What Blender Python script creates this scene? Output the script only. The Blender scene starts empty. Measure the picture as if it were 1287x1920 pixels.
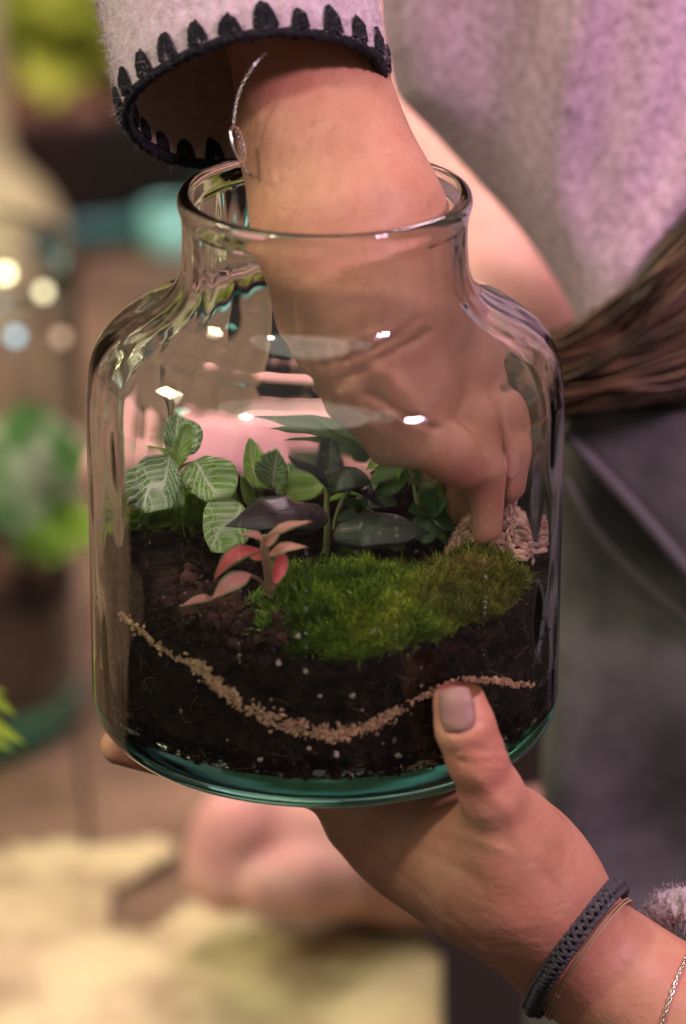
import bpy, math, random
import numpy as np
from mathutils import Vector, Matrix, noise as mnoise
random.seed(7); RNG = np.random.default_rng(7)
SC = bpy.context.scene
COL = SC.collection
PI = math.pi

# ------------------------------------------------------------------ camera
F = 8000.0; PITCH = math.radians(22.0); D0 = 1.56
DV = np.array([0, math.cos(PITCH), -math.sin(PITCH)])
UV_ = np.array([0, math.sin(PITCH), math.cos(PITCH)])
RV = np.array([1.0, 0, 0])
def ray(px, py): return DV + RV*((px-643.5)/F) + UV_*((960-py)/F)
CAM = -D0*ray(611, 1344)
S = D0/F
cam = bpy.data.objects.new('camera', bpy.data.cameras.new('camera')); COL.objects.link(cam)
cam.location = CAM; cam.rotation_euler = (PI/2-PITCH, 0, 0)
cam.data.sensor_fit = 'VERTICAL'; cam.data.sensor_height = 36; cam.data.lens = 150
cam.data.clip_start = .05; cam.data.clip_end = 60
cam.data.dof.use_dof = True; cam.data.dof.focus_distance = 1.515; cam.data.dof.aperture_fstop = 4.8
SC.camera = cam

# ------------------------------------------------------------------ world, lamps, exposure
w = bpy.data.worlds.new('World'); SC.world = w; w.use_nodes = True
w.node_tree.nodes['Background'].inputs[0].default_value = (.50, .47, .40, 1)
w.node_tree.nodes['Background'].inputs[1].default_value = .38
def lamp(name, loc, target, size, power, color, size_y=None):
    l = bpy.data.lights.new(name, 'AREA'); l.energy = power; l.color = color; l.size = size
    if size_y: l.shape = 'ELLIPSE'; l.size_y = size_y
    o = bpy.data.objects.new(name, l); COL.objects.link(o); o.location = loc
    o.rotation_euler = (Vector(target)-Vector(loc)).to_track_quat('-Z', 'Y').to_euler()
    return o
lamp('warm_ceiling_lamp', (-1.9, -1.7, 2.9), (0, 0, .1), .30, 46, (1, .86, .68))
lamp('soft_fill_panel', (-.45, -1.25, 2.5), (0, 0, .1), 3.2, 33, (1, .89, .76), 2.2)  # added overhead fill, out of view, brightens the hand inside the jar
lamp('pink_grow_lamp', (1.9, -1.6, 2.2), (.30, .2, .15), .50, 92, (1, .60, .86), .50)
lamp('mint_screen_glow', (-1.5, -.35, 1.0), (0, 0, .1), .22, 1.5, (.35, 1, .72), .34)
lamp('pink_back_lamp', (.6, 1.5, 1.7), (.12, .4, .0), .50, 30, (1, .66, .74))
lamp('pink_arm_fill', (-.1, .0, 2.0), (.09, .45, .10), .20, .6, (1, .62, .68)).data.spread = .34  # added narrow beam that brightens the bare arm behind the jar
lamp('table_fill_light', (-1.7, .3, 1.5), (-.3, .7, -.32), .40, 22, (1, .86, .55))  # added lamp out of view, brightens the tabletop and background
for o in list(COL.objects):
    if o.type == 'LIGHT' and o.name == 'warm_ceiling_lamp': o.data.cycles.is_caustics_light = True
SC.view_settings.view_transform = 'Standard'; SC.view_settings.look = 'None'
SC.view_settings.exposure = -0.06; SC.view_settings.gamma = 1.0
cy = SC.cycles
cy.use_denoising = True
cy.max_bounces = 14; cy.transmission_bounces = 12; cy.transparent_max_bounces = 12; cy.glossy_bounces = 6
cy.diffuse_bounces = 4; cy.sample_clamp_indirect = 8; cy.blur_glossy = .6

# ------------------------------------------------------------------ placing helpers
def W(px, py, y):
    r = ray(px, py); return CAM + r*((y-CAM[1])/r[1])
def Wz(px, py, z):
    r = ray(px, py); return CAM + r*((z-CAM[2])/r[2])
def proj(P):
    d = P-CAM; k = d@DV
    return 643.5+F*(d@RV)/k, 960-F*(d@UV_)/k
def Wcyl(px, py, R):
    r = ray(px, py); a = r[0]**2+r[1]**2; b = 2*(CAM[0]*r[0]+CAM[1]*r[1]); c = CAM[0]**2+CAM[1]**2-R*R
    disc = b*b-4*a*c
    if disc < 0: disc = 0
    return CAM+r*((-b-math.sqrt(disc))/(2*a))
def unit(v):
    v = np.asarray(v, float); return v/(np.linalg.norm(v)+1e-12)

# ------------------------------------------------------------------ object helpers
def tag(o, label=None, cat=None, group=None, kind=None):
    if label: o['label'] = label
    if cat: o['category'] = cat
    if group: o['group'] = group
    if kind: o['kind'] = kind
    return o
def empty(name, loc=(0, 0, 0)):
    o = bpy.data.objects.new(name, None); o.empty_display_size = .02; COL.objects.link(o); o.location = loc; return o
def mesh(name, V, Fc, m, parent=None, smooth=True, uv=None, solid=0):
    """V (n,3) world coordinates; Fc list of index arrays (k,3)/(k,4) or one array"""
    me = bpy.data.meshes.new(name)
    V = np.asarray(V, dtype=np.float32)
    if isinstance(Fc, np.ndarray): Fc = [Fc]
    Fc = [np.asarray(f, dtype=np.int32) for f in Fc if len(f)]
    org = np.zeros(3, dtype=np.float32)
    if parent is not None:
        q = parent
        while q is not None: org += np.array(q.location, dtype=np.float32); q = q.parent
    me.vertices.add(len(V)); me.vertices.foreach_set('co', (V-org).ravel())
    tot = sum(f.size for f in Fc); n = sum(len(f) for f in Fc)
    me.loops.add(tot); me.loops.foreach_set('vertex_index', np.concatenate([f.ravel() for f in Fc]))
    me.polygons.add(n)
    sizes = np.concatenate([np.full(len(f), f.shape[1], dtype=np.int32) for f in Fc])
    starts = np.concatenate([[0], np.cumsum(sizes)[:-1]]).astype(np.int32)
    me.polygons.foreach_set('loop_start', starts); me.polygons.foreach_set('loop_total', sizes)
    me.polygons.foreach_set('use_smooth', np.full(n, smooth))
    me.update(calc_edges=True)
    if uv is not None:
        l = me.uv_layers.new(name='UVMap'); idx = np.concatenate([f.ravel() for f in Fc])
        l.data.foreach_set('uv', np.asarray(uv, dtype=np.float32)[idx].ravel())
    me.validate()
    if m: me.materials.append(m)
    o = bpy.data.objects.new(name, me); COL.objects.link(o); o.cycles.is_caustics_receiver = True
    if parent is not None: o.parent = parent
    if solid:
        md = o.modifiers.new('thickness', 'SOLIDIFY'); md.thickness = solid; md.offset = 0
    return o
class MB:
    def __init__(s): s.V = []; s.F = {3: [], 4: []}; s.U = []; s.n = 0
    def add(s, V, Fc, uv=None):
        V = np.asarray(V, float); s.V.append(V)
        if isinstance(Fc, np.ndarray): Fc = [Fc]
        for f in Fc:
            if len(f): f = np.asarray(f); s.F[f.shape[1]].append(f+s.n)
        s.U.append(np.zeros((len(V), 2)) if uv is None else uv); s.n += len(V)
    def build(s, name, m, parent=None, **k):
        fs = [np.concatenate(s.F[q]) for q in (3, 4) if s.F[q]]
        return mesh(name, np.concatenate(s.V), fs, m, parent, uv=np.concatenate(s.U), **k)
def gridfaces(nu, nv, wrapu=False, wrapv=False):
    i = np.arange(nu if wrapu else nu-1); j = np.arange(nv if wrapv else nv-1)
    I, J = np.meshgrid(i, j, indexing='ij'); I2 = (I+1) % nu; J2 = (J+1) % nv
    return np.stack([I*nv+J, I2*nv+J, I2*nv+J2, I*nv+J2], -1).reshape(-1, 4)
def lathe(prof, seg=128, closed=False, c=(0, 0, 0)):
    prof = np.asarray(prof, float); a = np.linspace(0, 2*PI, seg, endpoint=False)
    V = np.stack([np.outer(np.cos(a), prof[:, 0]), np.outer(np.sin(a), prof[:, 0]), np.tile(prof[:, 1], (seg, 1))], -1).reshape(-1, 3)+np.array(c)
    return V, gridfaces(seg, len(prof), True, closed)
def tube(pts, rad, k=8, cap=True):
    P = np.asarray(pts, float); n = len(P); r = np.full(n, rad) if np.isscalar(rad) else np.asarray(rad, float)
    T = np.gradient(P, axis=0); T /= np.linalg.norm(T, axis=1)[:, None]+1e-12
    a = np.array([0, 0, 1.]) if abs(T[0, 2]) < .9 else np.array([1., 0, 0]); N = unit(np.cross(T[0], a)); V = []
    an = np.linspace(0, 2*PI, k, endpoint=False)
    for i in range(n):
        N = unit(N-T[i]*(N@T[i])); B = np.cross(T[i], N)
        V.append(P[i]+r[i]*(np.outer(np.cos(an), N)+np.outer(np.sin(an), B)))
    V = np.concatenate(V); Fc = [gridfaces(n, k, False, True)]
    if cap:
        V = np.concatenate([V, [P[0], P[-1]]]); j = np.arange(k); a0 = n*k
        Fc.append(np.stack([(j+1) % k, j, np.full(k, a0)], -1)); b = (n-1)*k
        Fc.append(np.stack([b+j, b+(j+1) % k, np.full(k, a0+1)], -1))
    return V, Fc
def spline(P, n):
    P = np.asarray(P, float); m = len(P)
    if m == 2:
        return P[0]+np.linspace(0, 1, n)[:, None]*(P[1]-P[0])
    Q = np.vstack([2*P[0]-P[1], P, 2*P[-1]-P[-2]]); t = np.linspace(0, m-1-1e-9, n); i = t.astype(int); f = (t-i)[:, None]
    a, b, c, d = Q[i], Q[i+1], Q[i+2], Q[i+3]
    return .5*((2*b)+(-a+c)*f+(2*a-5*b+4*c-d)*f**2+(-a+3*b-3*c+d)*f**3)

# icosahedron grains
_t = (1+5**.5)/2
ICO_V = np.array([(-1, _t, 0), (1, _t, 0), (-1, -_t, 0), (1, -_t, 0), (0, -1, _t), (0, 1, _t), (0, -1, -_t), (0, 1, -_t), (_t, 0, -1), (_t, 0, 1), (-_t, 0, -1), (-_t, 0, 1)])/math.sqrt(1+_t*_t)
ICO_F = np.array([(0, 11, 5), (0, 5, 1), (0, 1, 7), (0, 7, 10), (0, 10, 11), (1, 5, 9), (5, 11, 4), (11, 10, 2), (10, 7, 6), (7, 1, 8), (3, 9, 4), (3, 4, 2), (3, 2, 6), (3, 6, 8), (3, 8, 9), (4, 9, 5), (2, 4, 11), (6, 2, 10), (8, 6, 7), (9, 8, 1)])
def grains(P, r, jitter=.35, stretch=.4):
    P = np.asarray(P, float); n = len(P); r = np.asarray(r)
    q = RNG.normal(size=(n, 4)); q /= np.linalg.norm(q, axis=1)[:, None]
    a, b, c, d = q.T
    R = np.stack([1-2*(c*c+d*d), 2*(b*c-a*d), 2*(b*d+a*c), 2*(b*c+a*d), 1-2*(b*b+d*d), 2*(c*d-a*b), 2*(b*d-a*c), 2*(c*d+a*b), 1-2*(b*b+c*c)], -1).reshape(n, 3, 3)
    V = ICO_V[None]*(1+jitter*RNG.uniform(-1, 1, (n, 12, 1)))*(1+stretch*RNG.uniform(-1, 1, (n, 1, 3)))
    V = np.einsum('nij,nkj->nki', R, V)*r[:, None, None]+P[:, None]
    Fc = (ICO_F[None]+12*np.arange(n)[:, None, None]).reshape(-1, 3)
    return V.reshape(-1, 3), Fc

# ------------------------------------------------------------------ signed-distance bodies
def smin(a, b, k):
    h = np.maximum(k-np.abs(a-b), 0)/k; return np.minimum(a, b)-h*h*k*.25
def cone(P, a, b, ra, rb):
    a = np.asarray(a, np.float32); b = np.asarray(b, np.float32); ab = b-a
    t = np.clip(((P-a)@ab)/(ab@ab+1e-12), 0, 1).astype(np.float32)
    return np.linalg.norm(P-a-t[:, None]*ab, axis=1)-(ra+(rb-ra)*t)
def chain(P, pts, k=.004):
    f = None
    for (a, ra), (b, rb) in zip(pts[:-1], pts[1:]):
        g = cone(P, a, b, ra, rb); f = g if f is None else smin(f, g, k)
    return f
def surface_nets(fn, lo, hi, h):
    lo = np.asarray(lo, float); hi = np.asarray(hi, float); n = np.ceil((hi-lo)/h).astype(int)+1
    hc = 4*h; nc = np.ceil((hi-lo)/hc).astype(int)+2                # coarse pass keeps the fine pass in a band
    ax = [lo[i]+hc*np.arange(nc[i]) for i in range(3)]
    G = np.stack(np.meshgrid(*ax, indexing='ij'), -1).reshape(-1, 3).astype(np.float32)
    fc = fn(G).reshape(nc); near = np.abs(fc) < hc*1.9
    ff = np.repeat(np.repeat(np.repeat(fc, 4, 0), 4, 1), 4, 2); nr = np.repeat(np.repeat(np.repeat(near, 4, 0), 4, 1), 4, 2)
    # the repeated block i covers coarse sample i..: dilate by one block toward lower samples
    nb = near.copy()
    for a in range(3):
        nb = nb | np.roll(nb, 1, a) | np.roll(nb, -1, a)
    nr = np.repeat(np.repeat(np.repeat(nb, 4, 0), 4, 1), 4, 2)[:n[0], :n[1], :n[2]]
    ff = ff[:n[0], :n[1], :n[2]].astype(np.float32).copy(); n = np.array(ff.shape)
    idx = np.argwhere(nr); P = (lo+h*idx).astype(np.float32)
    vals = np.concatenate([fn(P[i:i+400000]) for i in range(0, len(P), 400000)])
    ff[nr] = vals
    ins = ff < 0
    c = np.zeros(n-1, int)
    offs = [(i, j, k) for i in (0, 1) for j in (0, 1) for k in (0, 1)]
    def sl(A, o): return A[o[0]:n[0]-1+o[0], o[1]:n[1]-1+o[1], o[2]:n[2]-1+o[2]]
    for o in offs: c += sl(ins, o)
    act = (c > 0) & (c < 8); ids = -np.ones(n-1, int); cells = np.argwhere(act); ids[act] = np.arange(len(cells))
    acc = np.zeros((len(cells), 3)); cnt = np.zeros(len(cells))
    for o in offs:
        for a in range(3):
            if o[a]: continue
            o2 = list(o); o2[a] = 1
            A = cells+np.array(o); B = cells+np.array(o2); fa = ff[A[:, 0], A[:, 1], A[:, 2]]; fb = ff[B[:, 0], B[:, 1], B[:, 2]]
            cr = (fa < 0) != (fb < 0); t = np.where(cr, fa/(fa-fb+1e-20), 0)
            p = np.array(o, float)[None]+np.zeros((len(cells), 3)); p[:, a] = t
            acc[cr] += p[cr]; cnt[cr] += 1
    V = lo+h*(cells+acc/cnt[:, None]); quads = []
    for a in range(3):
        b, d = (a+1) % 3, (a+2) % 3
        s0 = [slice(1, n[q]-1) for q in range(3)]; s0[a] = slice(0, n[a]-1); s1 = list(s0); s1[a] = slice(1, n[a])
        A = ins[tuple(s0)]; B = ins[tuple(s1)]; E = np.argwhere(A != B)+np.array([0 if q == a else 1 for q in range(3)])
        flip = ins[E[:, 0], E[:, 1], E[:, 2]]
        def cid(db, dd):
            q = E.copy(); q[:, b] -= db; q[:, d] -= dd; return ids[q[:, 0], q[:, 1], q[:, 2]]
        Q = np.stack([cid(1, 1), cid(0, 1), cid(0, 0), cid(1, 0)], -1); Q[~flip] = Q[~flip][:, ::-1]; quads.append(Q)
    return V, np.concatenate(quads)
def segdist2(X, Y, pl):
    d = np.full(len(X), 1e9, np.float32)
    for (ax, ay), (bx, by) in zip(pl[:-1], pl[1:]):
        vx, vy = bx-ax, by-ay; t = np.clip(((X-ax)*vx+(Y-ay)*vy)/(vx*vx+vy*vy), 0, 1)
        d = np.minimum(d, np.hypot(X-ax-t*vx, Y-ay-t*vy))
    return d
def creases(P, f, items):
    X, Y = proj(P)
    for pl, wd, dp in items: f = f+1.15*dp*np.exp(-(segdist2(X, Y, pl)/(wd*.8))**2)
    return f
def on_surface(fn, P, it=12):
    P = np.asarray(P, np.float32).copy(); e = 2e-4
    for _ in range(it):
        f = fn(P); g = np.stack([fn(P+np.array(v, np.float32)*e)-fn(P-np.array(v, np.float32)*e) for v in ((1, 0, 0), (0, 1, 0), (0, 0, 1))], -1)/(2*e)
        g /= np.linalg.norm(g, axis=1)[:, None]+1e-9; P = P-g*f[:, None]*.9
    return P, g

# ------------------------------------------------------------------ materials
def new_mat(name):
    m = bpy.data.materials.new(name); m.use_nodes = True; nt = m.node_tree
    return m, nt, nt.nodes['Principled BSDF']
def nd(nt, t, ins=None, **p):
    n = nt.nodes.new(t)
    for k, v in p.items(): setattr(n, k, v)
    for k, v in (ins or {}).items():
        if isinstance(v, bpy.types.NodeSocket): nt.links.new(v, n.inputs[k])
        else: n.inputs[k].default_value = v
    return n
def math_(nt, op, a, b=0.0, c=0.0):
    n = nt.nodes.new('ShaderNodeMath'); n.operation = op
    for i, v in enumerate((a, b, c)):
        if isinstance(v, bpy.types.NodeSocket): nt.links.new(v, n.inputs[i])
        else: n.inputs[i].default_value = v
    return n.outputs[0]
def mixc(nt, f, a, b):
    n = nt.nodes.new('ShaderNodeMix'); n.data_type = 'RGBA'
    for i, v in ((0, f), (6, a), (7, b)):
        if isinstance(v, bpy.types.NodeSocket): nt.links.new(v, n.inputs[i])
        else: n.inputs[i].default_value = (*v, 1) if isinstance(v, tuple) and len(v) == 3 else v
    return n.outputs[2]
def ramp(nt, f, stops):
    n = nt.nodes.new('ShaderNodeValToRGB'); nt.links.new(f, n.inputs[0]); e = n.color_ramp.elements
    while len(e) < len(stops): e.new(.5)
    for q, (p, c) in zip(e, stops): q.position = p; q.color = (*c, 1) if len(c) == 3 else c
    return n.outputs[0]
def coord(nt, kind='Object'): return nt.nodes.new('ShaderNodeTexCoord').outputs[kind]
def noise(nt, scale, detail=4, vec=None, rough=.55):
    n = nd(nt, 'ShaderNodeTexNoise', {'Scale': scale, 'Detail': detail, 'Roughness': rough})
    nt.links.new(vec or coord(nt), n.inputs['Vector']); return n.outputs[0]
def bump(nt, bs, h, strength=.3, dist=.001, prev=None):
    n = nd(nt, 'ShaderNodeBump', {'Height': h, 'Strength': strength, 'Distance': dist})
    if prev is not None: nt.links.new(prev, n.inputs['Normal'])
    nt.links.new(n.outputs[0], bs.inputs['Normal']); return n.outputs[0]
def M(name, c1, c2=None, scale=60, rough=.6, bscale=None, bstr=.3, bdist=.001, spec=.4, sss=0, sheen=0, metal=0, island=0, coat=0, detail=5, lo=.35, hi=.65):
    m, nt, b = new_mat(name)
    col = None
    if c2:
        col = ramp(nt, noise(nt, scale, detail), [(lo, c1), (hi, c2)])
    if island:
        g = nt.nodes.new('ShaderNodeNewGeometry'); v = math_(nt, 'MULTIPLY_ADD', g.outputs['Random Per Island'], island, 1-island*.5)
        hs = nd(nt, 'ShaderNodeHueSaturation', {'Value': v})
        if col: nt.links.new(col, hs.inputs['Color'])
        else: hs.inputs['Color'].default_value = (*c1, 1)
        col = hs.outputs[0]
    if col: nt.links.new(col, b.inputs['Base Color'])
    else: b.inputs['Base Color'].default_value = (*c1, 1)
    b.inputs['Roughness'].default_value = rough; b.inputs['Specular IOR Level'].default_value = spec
    b.inputs['Metallic'].default_value = metal; b.inputs['Coat Weight'].default_value = coat
    b.inputs['Coat Roughness'].default_value = .15
    if sheen: b.inputs['Sheen Weight'].default_value = sheen; b.inputs['Sheen Roughness'].default_value = .5
    if sss:
        b.inputs['Subsurface Weight'].default_value = sss; b.inputs['Subsurface Radius'].default_value = (1, .35, .18); b.inputs['Subsurface Scale'].default_value = .004
    if bscale: bump(nt, b, noise(nt, bscale, 6), bstr, bdist)
    return m
def skin_mat(name, c1, c2, c3):
    m, nt, b = new_mat(name)
    n1 = noise(nt, 28, 4); n2 = noise(nt, 160, 3)
    col = mixc(nt, math_(nt, 'MULTIPLY', n2, .35), ramp(nt, n1, [(.36, c1), (.5, c2), (.62, c3)]), c3)
    nt.links.new(col, b.inputs['Base Color'])
    b.inputs['Roughness'].default_value = .5; b.inputs['Specular IOR Level'].default_value = .35
    b.inputs['Subsurface Weight'].default_value = .25; b.inputs['Subsurface Radius'].default_value = (1, .35, .2); b.inputs['Subsurface Scale'].default_value = .004
    vo = nd(nt, 'ShaderNodeTexVoronoi', {'Scale': 900.0}, feature='DISTANCE_TO_EDGE'); nt.links.new(coord(nt), vo.inputs['Vector'])
    p = bump(nt, b, vo.outputs['Distance'], .22, .0004)
    p = bump(nt, b, noise(nt, 350, 5), .25, .0006, p)
    bump(nt, b, noise(nt, 75, 4), .6, .0018, p)
    return m
SKIN = skin_mat('skin', (.44, .21, .125), (.53, .27, .172), (.50, .215, .142))
SKIN2 = skin_mat('skin_behind', (.66, .37, .31), (.72, .43, .36), (.66, .34, .30))
NAIL = M('nail', (.27, .15, .125), (.32, .185, .155), 90, rough=.45, spec=.3)
def glass_mat(name, col, dens, rough=0.0):
    m = bpy.data.materials.new(name); m.use_nodes = True; nt = m.node_tree; nt.nodes.remove(nt.nodes['Principled BSDF'])
    out = nt.nodes['Material Output']
    g = nd(nt, 'ShaderNodeBsdfGlass', {'Color': (1, 1, 1, 1), 'Roughness': rough, 'IOR': 1.48}); nt.links.new(g.outputs[0], out.inputs['Surface'])
    v = nd(nt, 'ShaderNodeVolumeAbsorption', {'Color': (*col, 1), 'Density': dens}); nt.links.new(v.outputs[0], out.inputs['Volume'])
    bs = nd(nt, 'ShaderNodeBump', {'Strength': .05, 'Distance': .0006})
    mp = nd(nt, 'ShaderNodeMapping', {'Scale': (1, 1, .25)}); nt.links.new(coord(nt), mp.inputs['Vector'])
    nt.links.new(noise(nt, 55, 2, mp.outputs[0]), bs.inputs['Height']); nt.links.new(bs.outputs[0], g.inputs['Normal'])
    return m
GLASS = glass_mat('greenish_glass', (.22, .86, .80), 13)
def wool_mat(name, c1, c2):
    m, nt, b = new_mat(name)
    col = ramp(nt, noise(nt, 240, 6, rough=.7), [(.3, c1), (.68, c2)])
    nt.links.new(col, b.inputs['Base Color']); b.inputs['Roughness'].default_value = .95; b.inputs['Specular IOR Level'].default_value = .1
    b.inputs['Sheen Weight'].default_value = .5; b.inputs['Sheen Roughness'].default_value = .6
    bump(nt, b, noise(nt, 500, 6, rough=.75), .8, .002)
    return m
WOOL = wool_mat('pink_wool', (.50, .35, .41), (.76, .60, .68))
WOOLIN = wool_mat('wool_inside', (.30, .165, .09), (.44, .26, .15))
YARN = M('black_yarn', (.004, .004, .006), (.014, .014, .019), 500, rough=.95, bscale=1500, bstr=.6, sheen=.06, spec=.15)
SILVER = M('silver', (.80, .77, .74), rough=.22, metal=1)
SOIL = M('dark_soil', (.005, .003, .002), (.034, .019, .013), 180, rough=.95, bscale=420, bstr=.9, bdist=.003, spec=.15, island=1.0)
SOILRED = M('reddish_soil', (.035, .017, .012), (.08, .038, .027), 160, rough=.95, bscale=500, bstr=.7, bdist=.002, spec=.2, island=.9)
SAND = M('tan_sand', (.50, .30, .16), (.70, .47, .27), 300, rough=.9, island=.8, spec=.2)
PINKG = M('pink_gravel', (.50, .28, .20), (.72, .50, .38), 200, rough=.75, island=.9, spec=.3)
WHITEG = M('perlite', (.48, .41, .32), rough=.85, island=.5)
def moss_mat(name, a, b_, c):
    m, nt, b = new_mat(name)
    g = nt.nodes.new('ShaderNodeNewGeometry')
    base = ramp(nt, noise(nt, 38, 4), [(.36, a), (.5, b_), (.66, c)])
    v = math_(nt, 'MULTIPLY_ADD', g.outputs['Random Per Island'], 1.1, .5)
    hs = nd(nt, 'ShaderNodeHueSaturation', {'Value': v, 'Color': base}); nt.links.new(hs.outputs[0], b.inputs['Base Color'])
    b.inputs['Roughness'].default_value = .6; b.inputs['Specular IOR Level'].default_value = .3
    b.inputs['Subsurface Weight'].default_value = 0
    return m
MOSS = moss_mat('moss_green', (.06, .12, .008), (.15, .25, .015), (.40, .48, .04))
MOSSB = moss_mat('moss_brown', (.13, .15, .02), (.24, .25, .035), (.30, .19, .05))
def fitt_mat(name, g1, g2, vein, scale=13):
    m, nt, b = new_mat(name); uv = coord(nt, 'UV'); sp = nd(nt, 'ShaderNodeSeparateXYZ'); nt.links.new(uv, sp.inputs[0])
    x = math_(nt, 'ABSOLUTE', math_(nt, 'SUBTRACT', sp.outputs[0], .5)); y = sp.outputs[1]
    wob = math_(nt, 'MULTIPLY', noise(nt, 6, 2, uv), .35)
    t = math_(nt, 'ADD', math_(nt, 'SUBTRACT', math_(nt, 'MULTIPLY', y, 6.5), math_(nt, 'MULTIPLY', x, 5.0)), wob)
    fr = math_(nt, 'ABSOLUTE', math_(nt, 'SUBTRACT', math_(nt, 'FRACT', t), .5))
    lat = math_(nt, 'LESS_THAN', fr, .10); mid = math_(nt, 'LESS_THAN', x, .035)
    mp = nd(nt, 'ShaderNodeMapping', {'Scale': (1, 1.0, 1)}); nt.links.new(uv, mp.inputs['Vector'])
    vo = nd(nt, 'ShaderNodeTexVoronoi', {'Scale': float(scale)}, feature='DISTANCE_TO_EDGE'); nt.links.new(mp.outputs[0], vo.inputs['Vector'])
    net = math_(nt, 'MULTIPLY', math_(nt, 'LESS_THAN', vo.outputs['Distance'], .055), .8)
    v = math_(nt, 'MAXIMUM', math_(nt, 'MAXIMUM', lat, mid), net)
    col = mixc(nt, v, mixc(nt, noise(nt, 3, 3, uv), g1, g2), vein)
    nt.links.new(col, b.inputs['Base Color']); b.inputs['Roughness'].default_value = .6; b.inputs['Specular IOR Level'].default_value = .2
    b.inputs['Subsurface Weight'].default_value = 0
    bump(nt, b, math_(nt, 'SUBTRACT', 1.0, v), .6, .0006)
    return m
FITT = fitt_mat('nerve_leaf', (.12, .32, .02), (.22, .46, .03), (.72, .78, .55))
FITTD = fitt_mat('nerve_leaf_dark', (.09, .23, .04), (.15, .32, .05), (.66, .70, .56), 15)
FITTB = fitt_mat('nerve_leaf_bright', (.26, .56, .015), (.38, .68, .03), (.76, .82, .48), 11)
def vein_mat(name, c1, c2, edge, rough=.3, coat=.3, spec=.5, redmix=None):
    m, nt, b = new_mat(name); uv = coord(nt, 'UV'); sp = nd(nt, 'ShaderNodeSeparateXYZ'); nt.links.new(uv, sp.inputs[0])
    x = math_(nt, 'ABSOLUTE', math_(nt, 'SUBTRACT', sp.outputs[0], .5))
    n = noise(nt, 5, 5, uv)
    f = math_(nt, 'GREATER_THAN', math_(nt, 'ADD', x, math_(nt, 'MULTIPLY', n, .16)), .46)
    n2 = nd(nt, 'ShaderNodeMapping', {'Scale': (14, 1.5, 1)}); nt.links.new(uv, n2.inputs['Vector'])
    st = noise(nt, 2.2, 4, n2.outputs[0])
    col = mixc(nt, f, ramp(nt, st, [(.35, c1), (.65, c2)]), edge)
    nt.links.new(col, b.inputs['Base Color']); b.inputs['Roughness'].default_value = rough; b.inputs['Coat Weight'].default_value = coat; b.inputs['Specular IOR Level'].default_value = spec
    bump(nt, b, st, .35, .0008)
    return m
DARKL = vein_mat('dark_leaf', (.022, .012, .013), (.045, .026, .026), (.03, .04, .03), .30, .12)
DARKG = vein_mat('dark_green_leaf', (.016, .026, .012), (.035, .05, .025), (.03, .02, .02), .33, .12)
REDL = vein_mat('red_leaf', (.62, .055, .06), (.70, .16, .14), (.14, .18, .05), .45, .1)
PINKL = vein_mat('pink_leaf', (.66, .22, .17), (.76, .40, .31), (.30, .34, .12), .45, .1)
PALML = vein_mat('lobed_leaf', (.13, .24, .07), (.20, .34, .10), (.28, .40, .14), .4, .15)
LIMEL = vein_mat('lime_leaf', (.20, .42, .03), (.34, .56, .06), (.2, .36, .05), .45, .1)
DKGL = vein_mat('deep_green_leaf', (.03, .09, .02), (.05, .13, .03), (.04, .1, .02), .45, .1)
STEMG = M('olive_stem', (.20, .24, .08), (.30, .30, .12), 120, rough=.5)
STEMR = M('reddish_stem', (.34, .20, .12), (.45, .27, .17), 120, rough=.55)

# ------------------------------------------------------------------ the main jar
RB = .0848
outer = [(0.0001, .0), (.066, .0), (.0755, .0004), (.0800, .0022), (.0832, .0062), (.0846, .0120), (RB, .0200), (RB, .05), (RB, .09), (RB+.0002, .121), (RB-.0006, .1315), (.0826, .1405), (.0782, .1475), (.0715, .1530), (.0640, .1570), (.0575, .1612), (.0530, .1662), (.0508, .1725), (.0500, .1820), (.0500, .1890), (.0504, .1930)]
rim = [(.0512, .1958), (.0516, .1982), (.0508, .2006), (.0490, .2014), (.0472, .2006), (.0465, .1985)]
inner = [(.0464, .1935), (.0464, .1870), (.0465, .1790), (.0474, .1715), (.0498, .1645), (.0545, .1592), (.0612, .1542), (.0690, .1498), (.0752, .1442), (.0792, .1375), (.0810, .1295), (.0813, .115), (.0812, .08), (.0811, .035), (.0806, .0225), (.0785, .0160), (.0740, .0125), (.0640, .0112), (.03, .0108), (.0001, .0106)]
so = spline(np.array([(r, z, 0) for r, z in outer]), 150)[:, :2]; sr = spline(np.array([(r, z, 0) for r, z in [outer[-1]]+rim]), 26)[1:, :2]
k0 = int(np.argmax(so[:, 1] > .024)); seg_ = so[k0:]; tg = np.gradient(seg_, axis=0); tg /= np.linalg.norm(tg, axis=1)[:, None]
inn = (seg_+np.stack([-tg[:, 1], tg[:, 0]], -1)*.0034)[::-1]; inn = inn[inn[:, 1] < .1955]           # the inner wall runs parallel to the outer wall
lowc = spline(np.array([(inn[-1][0], inn[-1][1], 0), (.0806, .0215, 0), (.0785, .0160, 0), (.0740, .0125, 0), (.0640, .0112, 0), (.03, .0108, 0), (.0001, .0106, 0)]), 40)[1:, :2]
prof = np.concatenate([so, sr, inn, lowc]); NP_ = len(prof)
prof[:, 0] = np.maximum(prof[:, 0], .0001)
V, Fc = lathe(prof, 224)
a_ = np.arctan2(V[:, 1], V[:, 0]); rr = np.hypot(V[:, 0], V[:, 1])
wv = .00022*np.sin(3*a_+11*V[:, 2]/.2+1)+.00022*np.sin(7*a_-23*V[:, 2]/.2)+.00013*np.sin(17*a_+2+9*V[:, 2]/.2)+.00006*np.sin(37*a_+5*V[:, 2]/.2)
isin = np.repeat(np.arange(NP_)[None] > 178, 224, 0).ravel()
V[:, 0] += np.cos(a_)*wv*isin*np.clip(rr/.05, 0, 1); V[:, 1] += np.sin(a_)*wv*isin*np.clip(rr/.05, 0, 1)
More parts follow.
